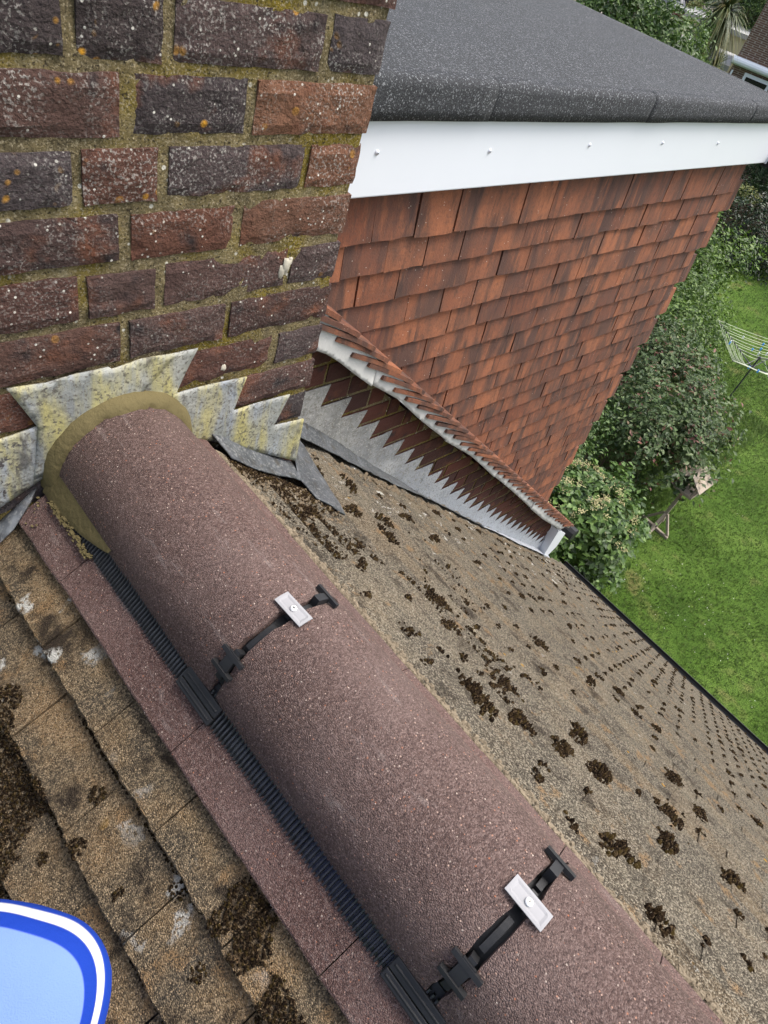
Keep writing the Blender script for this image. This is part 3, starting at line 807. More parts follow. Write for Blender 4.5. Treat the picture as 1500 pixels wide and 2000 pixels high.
mats = [(.075, .44, .045), (.05, .5, .05), (.02, .42, .05), (.145, .37, .022), (.10, .335, .03), (.115, .25, .024), (.0, .6, .04), (.12, .585, .02), (.06, .36, .03), (.165, .20, .016), (.10, .67, .025)]
for (X, y), f in zip(XY, FN):
    kk = ((.178 - X) / .083) % 1.0                 # 1 just above a tail edge, 0 just below it
    if X < .185 and kk < .09: f += .62  # moss and dirt line below each tail; its dark colour also paints the overhang shadow
    for (mx, my, mr) in mats:
        d = math.hypot((X - mx) * 1.15, y - my) / mr
        if d < 1.3: f += .55 * (1.3 - d)
    if f < .33: continue
    r = random.uniform(.0012, .0028)
    P = np.array([X, y, zl(X)]) - NL * (.019 * (1 - kk) - .0032)
    ms.add(P, r, r * random.uniform(.4, .85), -1)
V, F = ms.build()
MOSSVF = (V, F)
# grit heap in the angle between chimney and slope
GRIT = m_plain('grit', (.14, .11, .075), .95, .1, var=.5, sc_=90)
b = B()
for i in range(420):
    X = random.uniform(.60, .92); y = .775 - abs(random.gauss(0, .05)) - .03 * random.random()
    s_ = random.uniform(.0008, .0026)
    b.obox(np.array([X, y, zr(X)]) - NR * .004 + NR * random.uniform(0, .006), (s_, 0, s_ * .3), (0, s_ * random.uniform(.6, 1.2), s_ * .2), (-.2 * s_, 0, s_ * .8))
for i in range(260):
    X = random.uniform(1.0, 3.6); y = 1.035 + random.gauss(0, .016); s_ = random.uniform(.002, .006)
    b.obox(np.array([X, y, zr(X)]) - NR * .001, (s_, 0, s_ * .3), (0, s_, s_ * .2), (-.2 * s_, 0, s_ * .8))
tag(b.obj('roof_grit', GRIT), 'loose grit and crumbs lying on the tiles under the flashings', 'grit', kind='stuff')

# ------------------------------------------------------------------ neighbouring house with dormer
nb_ = empty('neighbouring_house', (2, 4, -H), 'adjoining house with tile-hung dormer, flat felt roof and stepped lead flashing', 'house')
WY = 1.16
bw = B(); bw.box((-3.5, WY + .012, -H), (4.25, 9, -3.55)); bw.obj('wall', RENDERM, nb_)
# party wall upstand
pw = B()
V = [(.84, WY + .007, -1.6), (4.1, WY + .007, -4.2), (4.1, WY + .007, -3.36), (.84, WY + .007, -.77), (.84, WY + .1, -1.6), (4.1, WY + .1, -4.2), (4.1, WY + .1, -3.36), (.84, WY + .1, -.77)]
pw.add(V, [(0, 1, 2, 3), (7, 6, 5, 4), (0, 4, 5, 1), (1, 5, 6, 2), (2, 6, 7, 3), (3, 7, 4, 0)])
wall = pw.obj('party_wall', MORTAR, nb_)
wall['label'] = 'brick upstand above the stepped lead, under the white undercloak'
CH2 = .0785
def vtop(X): return .019 - .795 * X
for k in range(0, 36):
    zc = -1.188 - CH2 * .5 - CH2 * (k - 5)
    xa = (-zc - .50) / .795 - .02; xb = (.019 - zc - .115) / .795
    x = 1.0 + (k % 2) * .1125 + ((xa - 1.0) // .225) * .225
    while x < xb:
        a, c = x + .005, x + .22; x += .225
        c = min(c, xb)
        if c - a < .02 or c < xa - .05 or c < .9 or a > 4.05: continue
        V, F = brick_mesh(c - a, .066, .06, k * 17 + int(a * 10), .001, 5, 2)
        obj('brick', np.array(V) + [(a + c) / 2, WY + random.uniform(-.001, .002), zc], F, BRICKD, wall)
# stepped lead: teeth follow the courses
fold = [(1.10, -1.25), (1.177, -1.308), (1.481, -1.575), (1.887, -1.923), (2.483, -2.422), (3.357, -3.081), (4.135, -3.678)]
fx = [p[0] for p in fold]; fz = [p[1] for p in fold]
def foldz(x): return float(np.interp(x, fx, fz))
def steps(x0, z0, n, first):
    t = []
    X, Z = x0, z0
    for i in range(n):
        jx = random.uniform(-.006, .006)
        t += [(X + jx, Z + random.uniform(-.003, .003)), (X - .027 + jx, Z - CH2 + random.uniform(-.003, .003))]
        Z -= CH2; X += CH2 / .80
        # keep the teeth a steady height above the fold
    return t, X, Z
segs = [(1.243, -1.188, 7), None, None, None]
X, Z = 1.243, -1.188
st = [(1.10, -1.19)]
nseg = 0; left = 1.10
pieces = []
cur = [(1.10, -1.188)]
i = 0
while X < 4.1:
    jx = random.uniform(-.006, .006)
    top = foldz(X) + max(.13, .245 - .03 * (X - 1.2))
    cur += [(X + jx, Z + random.uniform(-.002, .002)), (X - .027 + jx, Z - CH2)]
    # solve the next step so that the tips track the roof slope
    Z -= CH2
    Xn = X
    while foldz(Xn) + max(.12, .20 - .02 * (Xn - 1.2)) > Z and Xn < 4.3: Xn += .002
    X = max(Xn, X + .07); i += 1
    if i % 8 == 0 or X >= 4.1:
        xe = min(X, 4.13)
        bot = [(x, foldz(x) - .004) for x in np.linspace(xe - .0, left, 7)]
        pieces.append(cur + [(xe - .0, Z)] + bot)
        left = xe - .03; cur = [(xe - .03, Z)]
for q, poly in enumerate(pieces):
    sheet('stepped_flashing', P3(poly, WY - .006 - .0025 * (q % 2)), LEADG, nb_, .0028, 3, .003, 16, 40 + q, smooth=False)
# apron of lead lying on our tiles
for q in range(4):
    xs = np.linspace(1.1 + q * .76, 1.1 + (q + 1) * .76 + .03, 9)
    poly = [(x, WY - .004, foldz(x) + .004) for x in xs] + [(x, 1.088 + .008 * math.sin(x * 7), zr(x) + .012 + .003 * (q % 2)) for x in xs[::-1]]
    sheet('lead_apron', poly, LEADD if q < 2 else LEADG, nb_, .003, 3, .003, 18, 60 + q, (.3, -.5, .8))
# verge: painted undercloak boards and tile edges
VY = 1.10
wl = [(1.107, -.997), (1.191, -1.056), (1.293, -1.136), (1.364, -1.189), (1.511, -1.29), (1.687, -1.443), (1.91, -1.617), (2.169, -1.805), (2.492, -2.073), (3.014, -2.504), (3.532, -2.932), (4.05, -3.325)]
def low(x): return float(np.interp(x, [p[0] for p in wl], [p[1] for p in wl]))
cuts = [1.0, 1.364, 1.91, 2.495, 3.2, 4.10]
for q in range(5):
    a, c = cuts[q], cuts[q + 1]
    xs = np.linspace(a, c, 12)
    lo = [(x, low(x) + (.006 if q % 2 else 0) + .004 * math.sin((x - a) / (c - a) * 3.1)) for x in xs]
    hi = [(x, vtop(x) - .028) for x in xs[::-1]]
    sheet('undercloak_board', P3(lo + hi, VY - .001 * (q % 2)), UNDER, nb_, .006, 3, .004, 5, 80 + q)
    bl = B()
    for i in range(11):
        (x0, z0), (x1, z1) = lo[i], lo[i + 1]
        bl.add([(x0, VY + .002, z0 - .001), (x1, VY + .002, z1 - .001), (x1, WY + .01, z1 + .012), (x0, WY + .01, z0 + .012), (x0, VY + .002, z0 + .005), (x1, VY + .002, z1 + .005), (x1, WY + .01, z1 + .018), (x0, WY + .01, z0 + .018)], [(0, 1, 2, 3), (4, 7, 6, 5), (0, 4, 5, 1), (2, 6, 7, 3)])
    bl.obj('undercloak_soffit', UNDER, nb_)
fill = [(x, vtop(x) - .017) for x in np.linspace(1.0, 4.25, 30)] + [(x, vtop(x) - .06) for x in np.linspace(4.22, 1.0, 30)]
sheet('verge_mortar', P3(fill, VY + .004), CREAM, nb_, .01, 3, .004, 40, 90)
aN = math.atan(.795); aT = math.atan(.53)
tme = []
for s in range(5):
    V = []; F = []
    # local: x along tile length (tail at 0, head -L), y depth, z up
    L_, th, dp = .27, .0135, .165
    nn_ = 4
    for i in range(nn_ + 1):
        x = -L_ * (1 - i / nn_); zz = .004 * math.sin(math.pi * i / nn_)
        jy = .004 * vn([(i * .9, s, 0)], 1, 3)[0]
        for (y, z) in ((jy, -th), (dp, -th), (dp, 0), (jy + .001, 0)): V.append((x, y, z + zz))
    F = [(i * 4 + k, (i + 1) * 4 + k, (i + 1) * 4 + (k + 1) % 4, i * 4 + (k + 1) % 4) for i in range(nn_) for k in range(4)] + [(0, 1, 2, 3), (19, 18, 17, 16)]
    me = mesh('verge_tile', V, F); bm = bmesh.new(); bm.from_mesh(me); bmesh.ops.recalc_face_normals(bm, faces=bm.faces[:]); bm.to_mesh(me); bm.free()
    me.materials.append(CHEEK); tme.append(me)
x = 1.08; i = 0
while x < 4.32:
    m = Matrix.Translation((x, VY - .010 + random.uniform(-.003, .002), vtop(x))) @ Matrix.Rotation(aT + random.uniform(-.02, .02), 4, 'Y')
    inst('verge_tile', tme[i % 5], m, nb_); x += .0795; i += 1
slab('roof_slope', [(.2, vtop(.2) - .05), (4.25, vtop(4.25) - .05), (4.25, vtop(4.25) - .085), (.2, vtop(.2) - .085)], WY + .02, 9, SOOT, nb_)
# rows of tiles between verge and cheek, and in front of the dormer
b = B()
x = 1.08
while x < 4.32:
    for j in range(1, 40):
        y0 = VY - .01 + .168 * j - (.084 if int(x * 100) % 2 else 0)
        if x < 3.62 and y0 > 1.26: break
        if y0 > 3.5: break
        d = np.array([math.cos(aT), 0, -math.sin(aT)])
        p = np.array([x, y0, vtop(x)]); nrm = np.array([math.sin(aT), 0, math.cos(aT)])
        b.obox(p - d * .06 - nrm * .0065 + np.array([0, .08, 0]), d * .06, (0, .082, 0), nrm * .0065)
    x += .0795
tag(b.obj('remaining_tiles', CHEEK, nb_), kind='stuff')
# eaves end: boxed verge and gutter
b = B()
b.add([(4.0, VY - .005, -3.30), (4.20, VY - .005, -3.44), (4.20, VY - .005, -3.60), (4.10, VY - .005, -3.69), (4.03, VY - .005, -3.62), (4.0, WY + .2, -3.30), (4.20, WY + .2, -3.44), (4.20, WY + .2, -3.60), (4.10, WY + .2, -3.69), (4.03, WY + .2, -3.62)],
      [(4, 3, 2, 1, 0), (5, 6, 7, 8, 9), (0, 1, 6, 5), (1, 2, 7, 6), (2, 3, 8, 7), (3, 4, 9, 8), (4, 0, 5, 9)]).obj('box_end', UPVC, nb_)
b = B(); b.tube([(4.33, 1.06, -3.50), (4.33, 9, -3.52)], .055, 10).obj('gutter', PLAST, nb_)

# dormer
KY = 1.243; KX1 = 3.73
dm = B(); dm.box((-2, KY + .02, -3.2), (KX1 - .02, 7.5, -.42)); cheek = dm.obj('dormer_cheek', SOOT, nb_)
cheek['label'] = 'dormer cheek hung with streaked orange-brown clay tiles'
ctm = []
def ctile(w, h, seed):
    th = .012; nx, nz = 4, 3; V = []; F = []
    for j in range(nz + 1):
        for i in range(nx + 1):
            u = i / nx - .5; v = j / nz
            q = vn([(i * 1.7, j * 1.3, seed)], 1, seed)[0]
            V.append((u * w + (q * .002 if i in (0, nx) else 0), -.018 * (1 - v) * (h / .14) - .002 * (1 - (2 * u) ** 2) * (1 - v), v * h + (q * .005 if j == 0 else 0)))
    n1 = nx + 1
    F = [(j * n1 + i, j * n1 + i + 1, (j + 1) * n1 + i + 1, (j + 1) * n1 + i) for j in range(nz) for i in range(nx)]
    bd = [i for i in range(n1)] + [j * n1 + nx for j in range(1, nz + 1)] + [nz * n1 + i for i in range(nx - 1, -1, -1)] + [j * n1 for j in range(nz - 1, 0, -1)]
    k0 = len(V); V += [(V[q][0], V[q][1] + th, V[q][2]) for q in bd]; k = len(bd)
    F += [(bd[i], k0 + i, k0 + (i + 1) % k, bd[(i + 1) % k]) for i in range(k)]
    me = mesh('cheek_tile', V, F); me.materials.append(CHEEK); return me
full = [ctile(.1622, .14, s) for s in range(6)]; tall = [ctile(.1622, .17, 20 + s) for s in range(4)]; half = [ctile(.0805, .14, 30 + s) for s in range(3)]
for r in range(0, 24):
    zb = -.789 - .0972 * r
    j0 = 1.829 + (.0825 if r % 2 else 0)
    for j in range(-8, 14):
        xa = j0 + .1655 * j; xc = xa + .0825
        if xc > KX1 - .05 or xc < .86: continue
        if zb + .10 < vtop(xc + .08) - .03: continue
        me = (tall if r == 0 else full)[(r * 5 + j * 3 + random.randrange(2)) % (4 if r == 0 else 6)]
        m = Matrix.Translation((xc + random.uniform(-.0015, .0015), KY + random.uniform(-.003, .002), zb + random.uniform(-.003, .003))) @ Matrix.Rotation(random.uniform(-.012, .012), 4, 'Y') @ Matrix.Rotation(random.uniform(-.015, .02), 4, 'X') @ Matrix.Rotation(random.uniform(-.012, .012), 4, 'Z')
        inst('tile', me, m, cheek)
    xl = j0 + .1655 * math.floor((KX1 - .05 - .0825 - j0) / .1655 + 1)
    if zb + .1 > vtop(xl): inst('tile', half[r % 3], Matrix.Translation((xl + .041, KY, zb)), cheek)
# fascia with nail heads
b = B(); b.box((.3, 1.192, -.645), (3.80, 1.21, -.45)); fas = b.obj('fascia', UPVC, nb_)
md = fas.modifiers.new('bev', 'BEVEL'); md.width = .004; md.segments = 2
b = B(); b.box((3.80, 1.188, -.648), (3.815, 4.2, -.47)); b.obj('fascia', UPVC, nb_)
b = B(); b.box((3.81, 1.14, -.66), (3.93, 4.3, -.56)); gt = b.obj('gutter', PLAST, nb_)
for (x, z) in ((1.241, -.538), (1.666, -.544), (2.166, -.537), (2.655, -.538), (3.136, -.546)):
    V = []; n = 10
    for i, (r, y) in enumerate(((.007, 0), (.0055, -.003), (.002, -.0045))):
        for k in range(n): V.append((x + r * math.cos(2 * math.pi * k / n), 1.192 + y, z + r * math.sin(2 * math.pi * k / n)))
    obj('nail_head', V, [(i * n + (k + 1) % n, i * n + k, (i + 1) * n + k, (i + 1) * n + (k + 1) % n) for i in range(2) for k in range(n)] + [tuple(2 * n + k for k in range(n))], UPVC, fas, True)
# felt roof
prof = [(1.176, -.463), (1.174, -.436), (1.174, -.393), (1.1755, -.383), (1.181, -.375), (1.19, -.3705), (1.21, -.367), (1.6, -.366), (3, -.364), (6, -.362)]
def felt(x0, x1, dy, name):
    n = 60 if x1 - x0 > 1.5 else 24
    V = []; m = len(prof)
    for i in range(n + 1):
        x = x0 + (x1 - x0) * i / n
        for k, (y, z) in enumerate(prof):
            q = fbm([(x * 2, y * 2, z * 2)], 1.5, 12)[0]
            V.append((x, y - dy * (k < 6) + q * .003, z - .012 * (x - 1.2) * (k > 1) + dy * .4 * (k > 3) + q * (.004 if k > 0 else .0025) + (.003 * vn([(x * 4, 0, 0)], 1, 5)[0] if k == 0 else 0)))
    F = [(i * m + k, (i + 1) * m + k, (i + 1) * m + k + 1, i * m + k + 1) for i in range(n) for k in range(m - 1)]
    o = obj(name, V, F, FELT, nb_, True)
    md = o.modifiers.new('s', 'SOLIDIFY'); md.thickness = .006; md.offset = -1
    return o
felt(.2, 3.72, 0, 'felt_roof')['label'] = 'dark grey mineral felt covering the flat dormer roof'
prof = prof[:7]
felt(.2, 1.592, .0022, 'felt_strip'); felt(1.58, 2.43, .0010, 'felt_strip'); felt(2.42, 3.281, .0020, 'felt_strip'); felt(3.27, 3.80, .0032, 'felt_strip')
b = B(); n = 20
V = []
for j in range(n + 1):
    y = 1.2 + 4.8 * j / n
    for (x, z) in ((3.70, -.368), (3.72, -.367), (3.76, -.3695), (3.785, -.38), (3.80, -.40), (3.80, -.475)): V.append((x + .006, y, z - .012 * (x - 1.2) + .002))
F = [(j * 6 + k, (j + 1) * 6 + k, (j + 1) * 6 + k + 1, j * 6 + k + 1) for j in range(n) for k in range(5)]
o = obj('felt_strip', V, F, FELT, nb_, True); md = o.modifiers.new('s', 'SOLIDIFY'); md.thickness = .005; md.offset = 1

# ------------------------------------------------------------------ ground
GZ = -H
def gp(x, y, z=0): return np.array([x, y, GZ + z])
GRASSM = m_grass()
V, F = grid(lambda u, v: (-60 + 260 * u, -110 + 260 * v, GZ), 40, 40)
tag(obj('lawn', V, F, GRASSM), 'green lawn below the eaves', kind='structure')
BLADE = m_leaf('grass_blade', [(.038, .075, .012), (.068, .125, .018), (.105, .175, .03), (.18, .235, .06)], .6, .25)
def tufts(n, area, hh, seed):
    rg = np.random.default_rng(seed)
    x = rg.uniform(area[0], area[1], n); y = rg.uniform(area[2], area[3], n)
    P = np.c_[x, y, np.zeros(n)]
    d = fbm(P, .7, seed); hgt = hh * (1 + .9 * d) * rg.uniform(.5, 1.3, n)
    keep = hgt > .012; P = P[keep]; hgt = hgt[keep]; n = len(P)
    V = np.zeros((n, 4, 3, 3)); 
    for q in range(4):
        a = rg.uniform(0, 6.28, n); l = rg.uniform(.3, 1.1, n)[:, None]; wd = rg.uniform(.004, .009, n)[:, None]
        dr = np.c_[np.cos(a), np.sin(a), 0 * a]; sdv = np.c_[-np.sin(a), np.cos(a), 0 * a]
        b0 = P + rg.uniform(-.03, .03, (n, 3)) * [1, 1, 0]
        V[:, q, 0] = b0 - sdv * wd; V[:, q, 1] = b0 + sdv * wd
        V[:, q, 2] = b0 + dr * hgt[:, None] * l + np.c_[0 * a, 0 * a, hgt]
    V = V.reshape(-1, 3); V[:, 2] += GZ
    return V
V = np.concatenate([tufts(42000, (9, 24, -4, 5.5), .05, 3), tufts(16000, (20, 36, -2, 9), .07, 4), tufts(5000, (14, 21, 2.2, 5.5), .16, 5)])
idx = np.arange(len(V)).reshape(-1, 3)
me = bpy.data.meshes.new('grass'); me.vertices.add(len(V)); me.vertices.foreach_set('co', (V + [0, 0, H]).ravel())
me.loops.add(len(V)); me.loops.foreach_set('vertex_index', idx.ravel()); me.polygons.add(len(idx)); me.polygons.foreach_set('loop_start', np.arange(0, len(V), 3)); me.polygons.foreach_set('loop_total', np.full(len(idx), 3))
me.update(calc_edges=True); me.materials.append(BLADE)
o = bpy.data.objects.new('grass', me); COL.objects.link(o); tag(o, 'short uneven grass of the back lawn', 'grass', kind='stuff')
# clover / daisies
b = B()
for i in range(420):
    x = random.uniform(11, 19); y = random.uniform(-2.5, 3.2)
    if fbm([(x, y, 0)], .6, 71)[0] < .0: continue
    s_ = random.uniform(.005, .01); c = gp(x, y, .035)
    b.add([c + [s_, 0, 0], c + [0, s_, .003], c + [-s_, 0, 0], c + [0, -s_, .003]], [(0, 1, 2, 3)])
DAISY = m_plain('daisy', (.75, .75, .7), .8, .2, var=.1)
tag(b.obj('daisies', DAISY), 'tiny white flowers dotted through the lawn', 'flowers', kind='stuff')

# ------------------------------------------------------------------ shrubs and trees
def leafcloud(blobs, n, size, seed, up=.5, aspect=.5, gap=.0, fold=.25, shell=.55, nz=1.3, zmin=.02):
    """leaf-shaped faces spread through lumpy ellipsoids; blobs: (centre, radii, weight)"""
    rg = np.random.default_rng(seed); out = []
    tot = sum(q[2] for q in blobs)
    for (c, r, w) in blobs:
        m = int(n * w / tot * 1.6)
        d = rg.normal(size=(m, 3)); d /= np.linalg.norm(d, axis=1)[:, None]
        rad = shell + (1 - shell) * rg.random(m) ** .6
        P = np.asarray(c) + d * np.asarray(r) * (rad * (1 + .75 * fbm(d * 1.6 + np.asarray(c), nz, seed)))[:, None]
        g = fbm(P, 1.9 / max(.5, max(r)), seed + 5) + .35 * fbm(P, 6 / max(.5, max(r)), seed + 9)
        ok = (g > gap - .12) & (P[:, 2] > GZ + zmin)
        P = P[ok][:int(n * w / tot)]; d = d[ok][:len(P)]
        out.append((P, d))
    P = np.concatenate([q[0] for q in out]); d = np.concatenate([q[1] for q in out]); m = len(P)
    nrm = d * .7 + rg.normal(size=(m, 3)) * .55 + np.array([0, 0, up]); nrm /= np.linalg.norm(nrm, axis=1)[:, None]
    t = rg.normal(size=(m, 3)); t -= nrm * (t * nrm).sum(1)[:, None]; t /= np.linalg.norm(t, axis=1)[:, None]; s_ = np.cross(nrm, t)
    L = (size * rg.uniform(.6, 1.35, m))[:, None]; W = L * aspect
    V = np.stack([P - t * L * .5, P - t * L * .05 + s_ * W * .5 + nrm * L * fold * .3, P + t * L * .5 - nrm * L * .08, P - t * L * .05 - s_ * W * .5 + nrm * L * fold * .3], 1).reshape(-1, 3)
    i = np.arange(m) * 4
    F = np.concatenate([np.c_[i, i + 2, i + 1], np.c_[i, i + 3, i + 2]])
    return V, F
def fastmesh(name, V, F, mat, parent, origin):
    F = np.asarray(F); k = F.shape[1]
    me = bpy.data.meshes.new(name); me.vertices.add(len(V)); me.vertices.foreach_set('co', (V - np.asarray(origin)).ravel())
    me.loops.add(F.size); me.loops.foreach_set('vertex_index', F.ravel().astype(np.int32)); me.polygons.add(len(F))
    me.polygons.foreach_set('loop_start', np.arange(0, F.size, k)); me.polygons.foreach_set('loop_total', np.full(len(F), k))
    me.update(calc_edges=True); me.materials.append(mat)
    o = bpy.data.objects.new(name, me); w = np.asarray(origin) + [0, 0, H]
    p = WL[parent.name] if parent is not None else np.zeros(3)
    o.location = (w - p).tolist(); put(o, name, parent); WL[o.name] = w
    return o
tag(fastmesh('moss', MOSSVF[0], MOSSVF[1], MOSS, None, MOSSVF[0].mean(0)), 'dark brown moss lumps scattered over the roof tiles', 'moss', kind='stuff')
BARK = m_plain('bark', (.1, .075, .05), .95, .1, var=.4, sc_=30, bump=.8)
def plant(name, label, cat, base, blobs, n, size, mat, seed, stems=6, sr=.02, trunk=False, group=None, **kw):
    base = np.asarray(base, float)
    root = empty(name, base, label, cat, group)
    V, F = leafcloud(blobs, n, size, seed, **kw)
    fastmesh('crown' if trunk else 'foliage', V, F, mat, root, base)
    rg = np.random.default_rng(seed + 1); b = B()
    ntot = stems
    for i in range(ntot):
        c, r, w = blobs[i % len(blobs)]; e = np.asarray(c) + rg.uniform(-.7, .7, 3) * np.asarray(r)
        if trunk:
            k = base + [0, 0, (np.mean([q[0][2] for q in blobs]) - base[2]) * rg.uniform(.45, .8)]
            pts = [k, (k + e) / 2 + rg.normal(size=3) * .1, e]; rr = [sr * .55, sr * .35, sr * .12]
        else:
            st_ = base + rg.normal(size=3) * [.25, .25, 0]; st_[2] = base[2] - .02
            pts = [st_, (st_ + e) / 2 + rg.normal(size=3) * .12, e]; rr = [sr, sr * .7, sr * .25]
        b.tube(pts, rr, 5)
    if trunk:
        top = np.mean([np.asarray(q[0]) for q in blobs], 0)
        b.tube([base - [0, 0, .05], base + [sr * .5, 0, .6], (base + top) / 2, top], [sr * 1.25, sr, sr * .8, sr * .3], 9)
    b.obj('trunk' if trunk else 'stem', BARK, root)
    return root
LF_DARK = m_leaf('purple_green_leaf', [(.022, .046, .013), (.058, .1, .03), (.1, .155, .05), (.17, .22, .09)], .5, .3, (.2, .085, .07))
LF_BRAM = m_leaf('bramble_leaf', [(.024, .055, .011), (.056, .112, .022), (.095, .17, .036), (.17, .27, .065)], .45, .3)
LF_LIGHT = m_leaf('light_leaf', [(.025, .055, .009), (.06, .115, .017), (.105, .18, .03), (.17, .26, .05)], .5, .3)
LF_HEDGE = m_leaf('hedge_leaf', [(.004, .01, .004), (.008, .02, .006), (.017, .038, .01), (.04, .08, .02)], .45, .1)
LF_CON = m_leaf('conifer', [(.01, .022, .008), (.02, .042, .014), (.035, .065, .02), (.06, .09, .03)], .7, .0)
LF_TREE = m_leaf('tree_leaf', [(.015, .035, .008), (.04, .085, .016), (.07, .13, .025), (.13, .2, .045)], .5, .2)
FLOW = m_plain('cream_florets', (.3, .27, .14), .9, .2, var=.35, sc_=40)
YEL = m_leaf('yellow_green_leaf', [(.12, .15, .03), (.2, .22, .06), (.3, .3, .12), (.38, .36, .2)], .6, .2)

def blobset(c, R, k, seed, sq=(1, 1, 1)):
    rg = np.random.default_rng(seed); out = []
    for i in range(k):
        d = rg.normal(size=3); d /= np.linalg.norm(d); d[2] = abs(d[2]) * .9 - .25
        r = R * rg.uniform(.38, .62)
        out.append((np.asarray(c) + d * R * .62 * np.asarray(sq), (r * sq[0], r * sq[1], r * sq[2]), r * r))
    return out
plant('purple_shrub', 'large grey-green shrub with pinkish young leaves overhanging the wooden bird table', 'shrub', gp(14.0, 3.6),
      blobset(gp(14.3, 3.25, 1.5), 1.6, 12, 11, (1.15, 1, 1)), 16000, .125, LF_DARK, 12, stems=16, sr=.02, up=.9, gap=.14, nz=2.2)
plant('purple_shrub', 'grey-green pink-tipped shrub behind the bird table shrub, nearer the rotary dryer', 'shrub', gp(17.8, 5.0),
      blobset(gp(17.3, 5.1, 1.3), 1.65, 12, 21, (1.3, 1, .9)), 16000, .125, LF_DARK, 22, stems=14, sr=.02, up=.9, gap=.14, nz=2.2)
plant('leafy_bush', 'broad-leaved green bush with cream flower clusters right below the eaves', 'bush', gp(10.4, 2.7),
      blobset(gp(10.4, 2.85, .9), 1.45, 12, 31, (1.2, 1, .85)) + [(gp(10.0, 1.95, .55), (.85, .7, .6), .55), (gp(9.3, 1.5, .45), (.7, .6, .5), .4), (gp(10.9, 1.9, .4), (.6, .5, .45), .3)], 13500, .135, LF_BRAM, 32, stems=12, sr=.015, up=1.1, aspect=.62, gap=.12)
plant('leafy_bush', 'dark leafy bush in the gap below the dormer corner', 'bush', gp(11.9, 4.7),
      blobset(gp(12.0, 4.5, 1.1), 1.75, 10, 35, (1.25, 1, .9)), 9000, .10, LF_TREE, 36, stems=10, sr=.018, up=.7)
b = B()
for i in range(60):
    a = random.uniform(0, 6.28); rr = random.uniform(.3, 1.25); c = gp(10.4 + rr * math.cos(a) * 1.1, 2.8 + rr * math.sin(a) * .95, 2.0 - .7 * (rr / 1.25) ** 2 + random.uniform(-.1, .1))
    for q in range(26):
        p = c + np.array([random.gauss(0, .05), random.gauss(0, .05), random.gauss(0, .02)]); s_ = random.uniform(.008, .016)
        b.add([p + [s_, 0, 0], p + [0, s_, .004], p + [-s_, 0, 0], p + [0, -s_, .004]], [(0, 1, 2, 3)])
fl = b.obj('cream_flowers', FLOW); tag(fl, 'cream flower clusters on the bush below the eaves', 'flowers', kind='stuff')
plant('light_green_shrub', 'bright light green shrub beside the dark hedge', 'shrub', gp(25.5, 8.6),
      blobset(gp(25.4, 8.6, 1.35), 2.1, 12, 41, (1.2, 1, 1)), 14000, .17, LF_LIGHT, 42, stems=12, sr=.03, up=.9, gap=.14, nz=2)
plant('light_green_shrub', 'low spreading yellow-green shrub between pink-tipped shrub and light shrub', 'shrub', gp(21.5, 6.6),
      blobset(gp(21.6, 6.7, .9), 2.3, 10, 45, (1.3, 1, .6)), 12000, .13, LF_LIGHT, 46, stems=10, sr=.02, up=.9, gap=.12, nz=2)
plant('dark_hedge', 'tall dark green hedge along the end of the lawn', 'hedge', gp(32.5, 9.3),
      [(gp(32.2 + 1.1 * i, 9.9 - 1.25 * i, 1.5), (1.5, 1.5, 1.9), 1) for i in range(-1, 6)] + [(gp(32.0 + 1.0 * i, 9.0 - 1.2 * i, .7), (1.2, 1.2, 1.0), .5) for i in range(0, 6)], 26000, .13, LF_HEDGE, 52, stems=14, sr=.04, up=.8)
plant('conifer_tree', 'dark drooping conifer behind the broken fence', 'tree', gp(40.0, 11.0),
      [(gp(40 + .3 * math.cos(i * 2.4), 11.0 + .5 * math.sin(i * 2.4), 6.6 - .75 * i), (.6 + .27 * i, .6 + .27 * i, .6), .4 + .3 * i) for i in range(9)], 16000, .26, LF_CON, 62, stems=18, sr=.14, trunk=True, up=-.2, aspect=.22)
plant('variegated_bush', 'pale cream-green bush glimpsed beyond the fence', 'bush', gp(36.5, 11.4),
      blobset(gp(36.5, 11.4, 1.5), .8, 5, 71), 2500, .10, YEL, 72, stems=6, sr=.02)
plant('garden_tree', 'bushy mixed green tree behind the felt roof edge', 'tree', gp(23.5, 13.8),
      blobset(gp(23.5, 13.8, 6.2), 2.6, 14, 81, (1, 1, 1)), 15000, .15, LF_TREE, 82, stems=16, sr=.16, trunk=True)
plant('garden_tree', 'slender light green tree next to the palm-like plant', 'tree', gp(29.5, 14.6),
      blobset(gp(29.3, 14.8, 5.6), 1.7, 8, 85, (1, 1, 1.2)), 7000, .13, LF_LIGHT, 86, stems=10, sr=.1, trunk=True)
plant('garden_tree', 'feathery dark green tree right of the palm-like plant', 'tree', gp(58, 24.5),
      blobset(gp(58, 24.5, 7.0), 4.2, 12, 91, (1, 1, 1.1)), 14000, .34, LF_TREE, 92, stems=14, sr=.2, trunk=True, aspect=.2)

SOIL = m_plain('border_soil', (.035, .028, .018), .98, .1, var=.5, sc_=6, bump=.8, bd=.03, bs=12)
V, F = grid(lambda u, v: (9.2 + 13.5 * u + .3 * math.sin(v * 9), 2.4 + 3.0 * u + (4.6 + 1.2 * math.sin(u * 11)) * v - .35 * math.sin(u * 17) * (1 - v), GZ + .006), 30, 8)
tag(obj('planting_border', V, F, SOIL), 'dark earth border under the shrubs', kind='structure')

